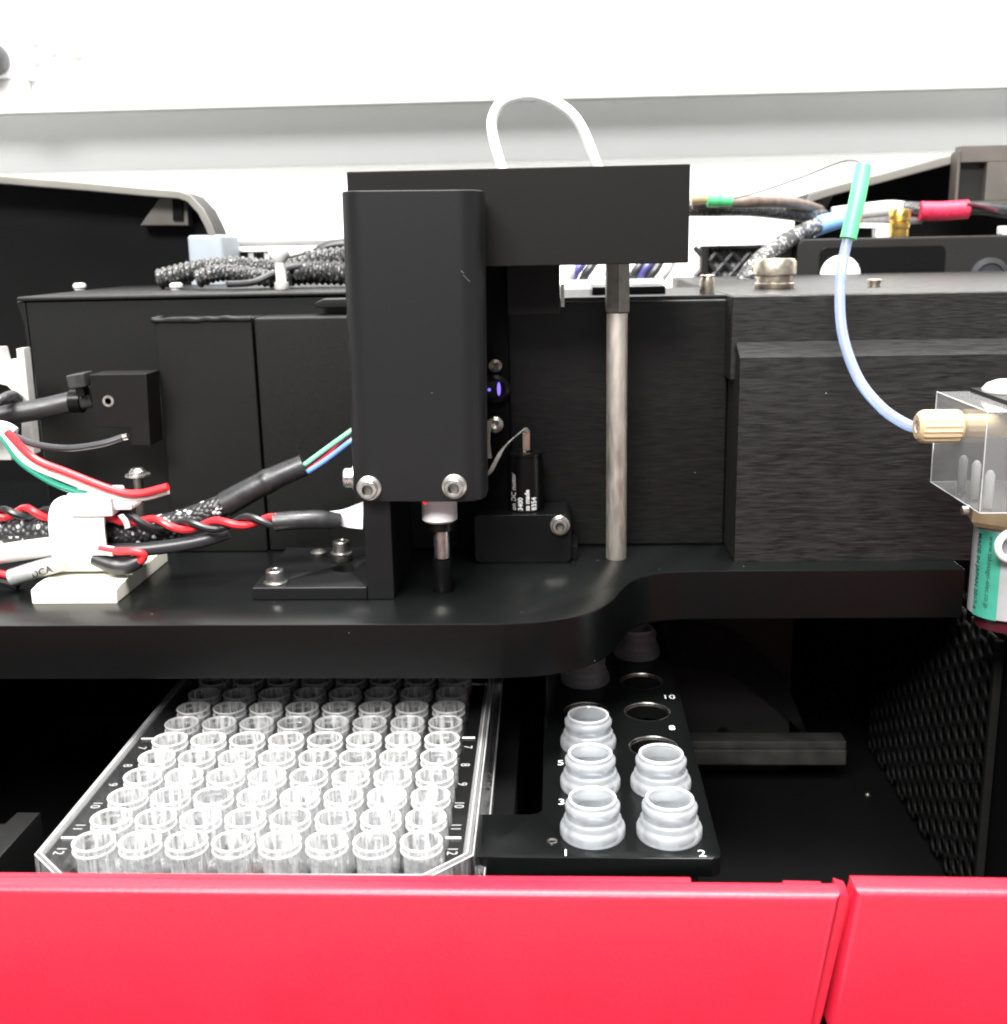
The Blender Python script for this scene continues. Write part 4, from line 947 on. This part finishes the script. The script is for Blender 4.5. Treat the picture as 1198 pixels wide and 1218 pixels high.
# one well, then 95 copies
wc = PW(0, 0, 0)
wo = put(MB().lathe([(3.86, ZRIM-.1), (3.8, ZPD), (3.5, ZPD-.6), (3.42, ZB+3.0), (3.2, ZB+2.4)], (wc.x, wc.y, 0), 'z', 24, cap=False).lathe([(3.4, ZRIM-.1), (3.15, ZB+3.6), (2.9, ZB+3.2)], (wc.x, wc.y, 0), 'z', 24, cap=False), 'well', 'clear', t, sharp=50)
ro_ = put(MB().lathe([(3.86, ZRIM-.42), (4.04, ZRIM-.3), (4.06, ZRIM-.05), (3.92, ZRIM+.05), (3.66, ZRIM+.04), (3.5, ZRIM-.08), (3.4, ZRIM-.4)], (wc.x, wc.y, 0), 'z', 28, cap=False).lathe([(3.82, ZRIM-1.35), (4.08, ZRIM-1.45), (4.12, ZRIM-1.75), (3.9, ZRIM-1.95)], (wc.x, wc.y, 0), 'z', 28, cap=False), 'rim', 'clearrim', wo, sharp=60)
fl_ = put(MB().lathe([(2.95, ZB+3.2), (.01, ZB+3.15)], (wc.x, wc.y, 0), 'z', 20, cap=False).lathe([(3.2, ZB+2.4), (.01, ZB+2.35)], (wc.x, wc.y, 0), 'z', 20, cap=False), 'well_bottom', 'clearbot', wo)
for i in range(8):
    for j in range(12):
        if i == j == 0: continue
        c = wo.copy(); C.collection.objects.link(c); c.parent = t
        off = (ex*9*i+ey*9*j)*S; c.location = wo.location+off
        for q_ in (ro_, fl_): r = q_.copy(); C.collection.objects.link(r); r.parent = c

# plate nest and dim things in the dark
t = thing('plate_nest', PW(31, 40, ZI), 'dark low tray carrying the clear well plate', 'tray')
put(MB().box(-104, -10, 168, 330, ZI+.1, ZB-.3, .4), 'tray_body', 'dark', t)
p0 = AZ(-60, 1032, 104); p1 = AZ(90, 966, 104)
t = thing('dim_cover', (p0.x, p0.y, 100), 'dim dark grey cover panel left of the clear plate', 'cover')
put(MB().prism([(p0.x-40, p0.y-14), (p1.x-8, p0.y-14), (p1.x-8, p1.y), (AZ(20, 966, 104).x, p1.y), (AZ(0, 985, 104).x, p1.y-5), (p0.x-40, p1.y-8)], 'xy', ZI+.1, 104, .4), 'panel_body', 'dimpanel', t)
YY = 330.0
p0, p1 = A(815, 910, YY), A(1008, 884, YY)
t = thing('slide_rail', (p0.x, YY, ZI), 'dull metal slide rail in the dark right of the rack', 'rail')
put(MB().box(p0.x-10, p1.x, YY, YY+8, p0.z, p1.z-2.5, .4), 'rail_lower', 'railm', t)
put(MB().box(p0.x-10, p1.x, YY+1, YY+8, p1.z-2.45, p1.z, .3), 'rail_upper', 'railm', t)
YY2 = 345.0
p0, p1 = A(810, 884, YY2), A(945, 738, YY2)
t = thing('inner_panel', (p0.x, YY2, ZI), 'dim grey inner panel behind the vial rack', 'panel')
put(MB().box(p0.x-10, p1.x, YY2, YY2+3, ZI+.2, 128, .4), 'panel_body', 'dimpanel', t)
q = A(860, 872, YY2); put(MB().lathe([(2.2, 0), (2.2, .5), (.01, .5)], (q.x, YY2, q.z), '-y', 20), 'hole_plug', 'dark', t)
bd = [A(770, 765, 341.5), A(850, 772, 341.5), A(900, 798, 341.5), A(945, 845, 341.5), A(972, 900, 341.5)]
single(MB().strip(bd, lambda q: Vector((-1.0*q*4, 0, 7.5+1.5*q)), 1.0), 'flat_cable', 'tie', 'broad black flat cable curving down in the dark compartment', 'cable')
# perforated side sheet
xs_ = A(1185, 760, 262).x
t = thing('perforated_sheet', (xs_, 300, ZI), 'dim perforated metal side sheet in the lower right corner', 'sheet')
pm = MB(); yS, yE, zS, zE = 262.0, 372.0, ZI, 129.0
pa = AX(1043, 745, xs_); yE = min(384, pa.y)
pit = 5.6; hr_ = 2.15; nh = 8
def pcell(cy, cz):
    ring = [Vector((xs_, cy+hr_*math.cos(2*math.pi*k/nh+math.pi/8), cz+hr_*math.sin(2*math.pi*k/nh+math.pi/8))) for k in range(nh)]
    sq = []
    for k in range(nh):
        a = 2*math.pi*k/nh+math.pi/8; c, s_ = math.cos(a), math.sin(a); m_ = max(abs(c), abs(s_)); sq.append(Vector((xs_, cy+pit/2*c/m_, cz+pit/2*s_/m_)))
    cs = [Vector((xs_, cy+a*pit/2, cz+b*pit/2)) for a, b in ((1, 1), (-1, 1), (-1, -1), (1, -1))]
    rv = [pm.bm.verts.new(p) for p in ring]; sv = [pm.bm.verts.new(p) for p in sq]; cv_ = [pm.bm.verts.new(p) for p in cs]
    for k in range(nh):
        if k % 2 == 0: pm.bm.faces.new((rv[k], rv[(k+1) % nh], cv_[k//2] if False else sv[(k+1) % nh], sv[k]))
        else: pm.bm.faces.new((rv[k], rv[(k+1) % nh], sv[(k+1) % nh], sv[k]))
    for i in range(4):
        k = 2*i; pm.bm.faces.new((sv[k], cv_[i], sv[(k+1) % nh]))
col = 0
y = yS+pit/2
while y < yE:
    z = zE-pit/2-(pit/2 if col % 2 else 0)
    while z > ZI+3:
        pcell(y, z); z -= pit
    y += pit*.98; col += 1
ps = put(pm, 'sheet', 'mesh', t)
sm = ps.modifiers.new('thickness', 'SOLIDIFY'); sm.thickness = .0008; sm.offset = 1
put(MB().box(xs_-.6, xs_+1.5, 260, 261.9, ZI+.2, 129, .3), 'front_edge', 'mesh', t)
single(MB().box(xs_+3, xs_+6, 240, 387, ZI+.2, 129, .3), 'side_wall', 'dark', 'dark side wall right of the perforated sheet', 'panel')
for i, (u, v, lb) in enumerate(((1032, 946, 'tiny screw glint in the dark floor right of the rack'), (1149, 934, 'tiny screw glint by the foot of the perforated sheet'), (1041, 896, 'tiny screw glint beyond the end of the slide rail'))):
    q = AZ(u, v, ZI)
    single(MB().lathe([(.9, 0), (.9, .4), (.5, .8), (.01, .8)], (q.x, q.y, ZI+.05), 'z', 12), 'small_screw', 'steel', lb, 'screw', 'small screws in the dark floor')
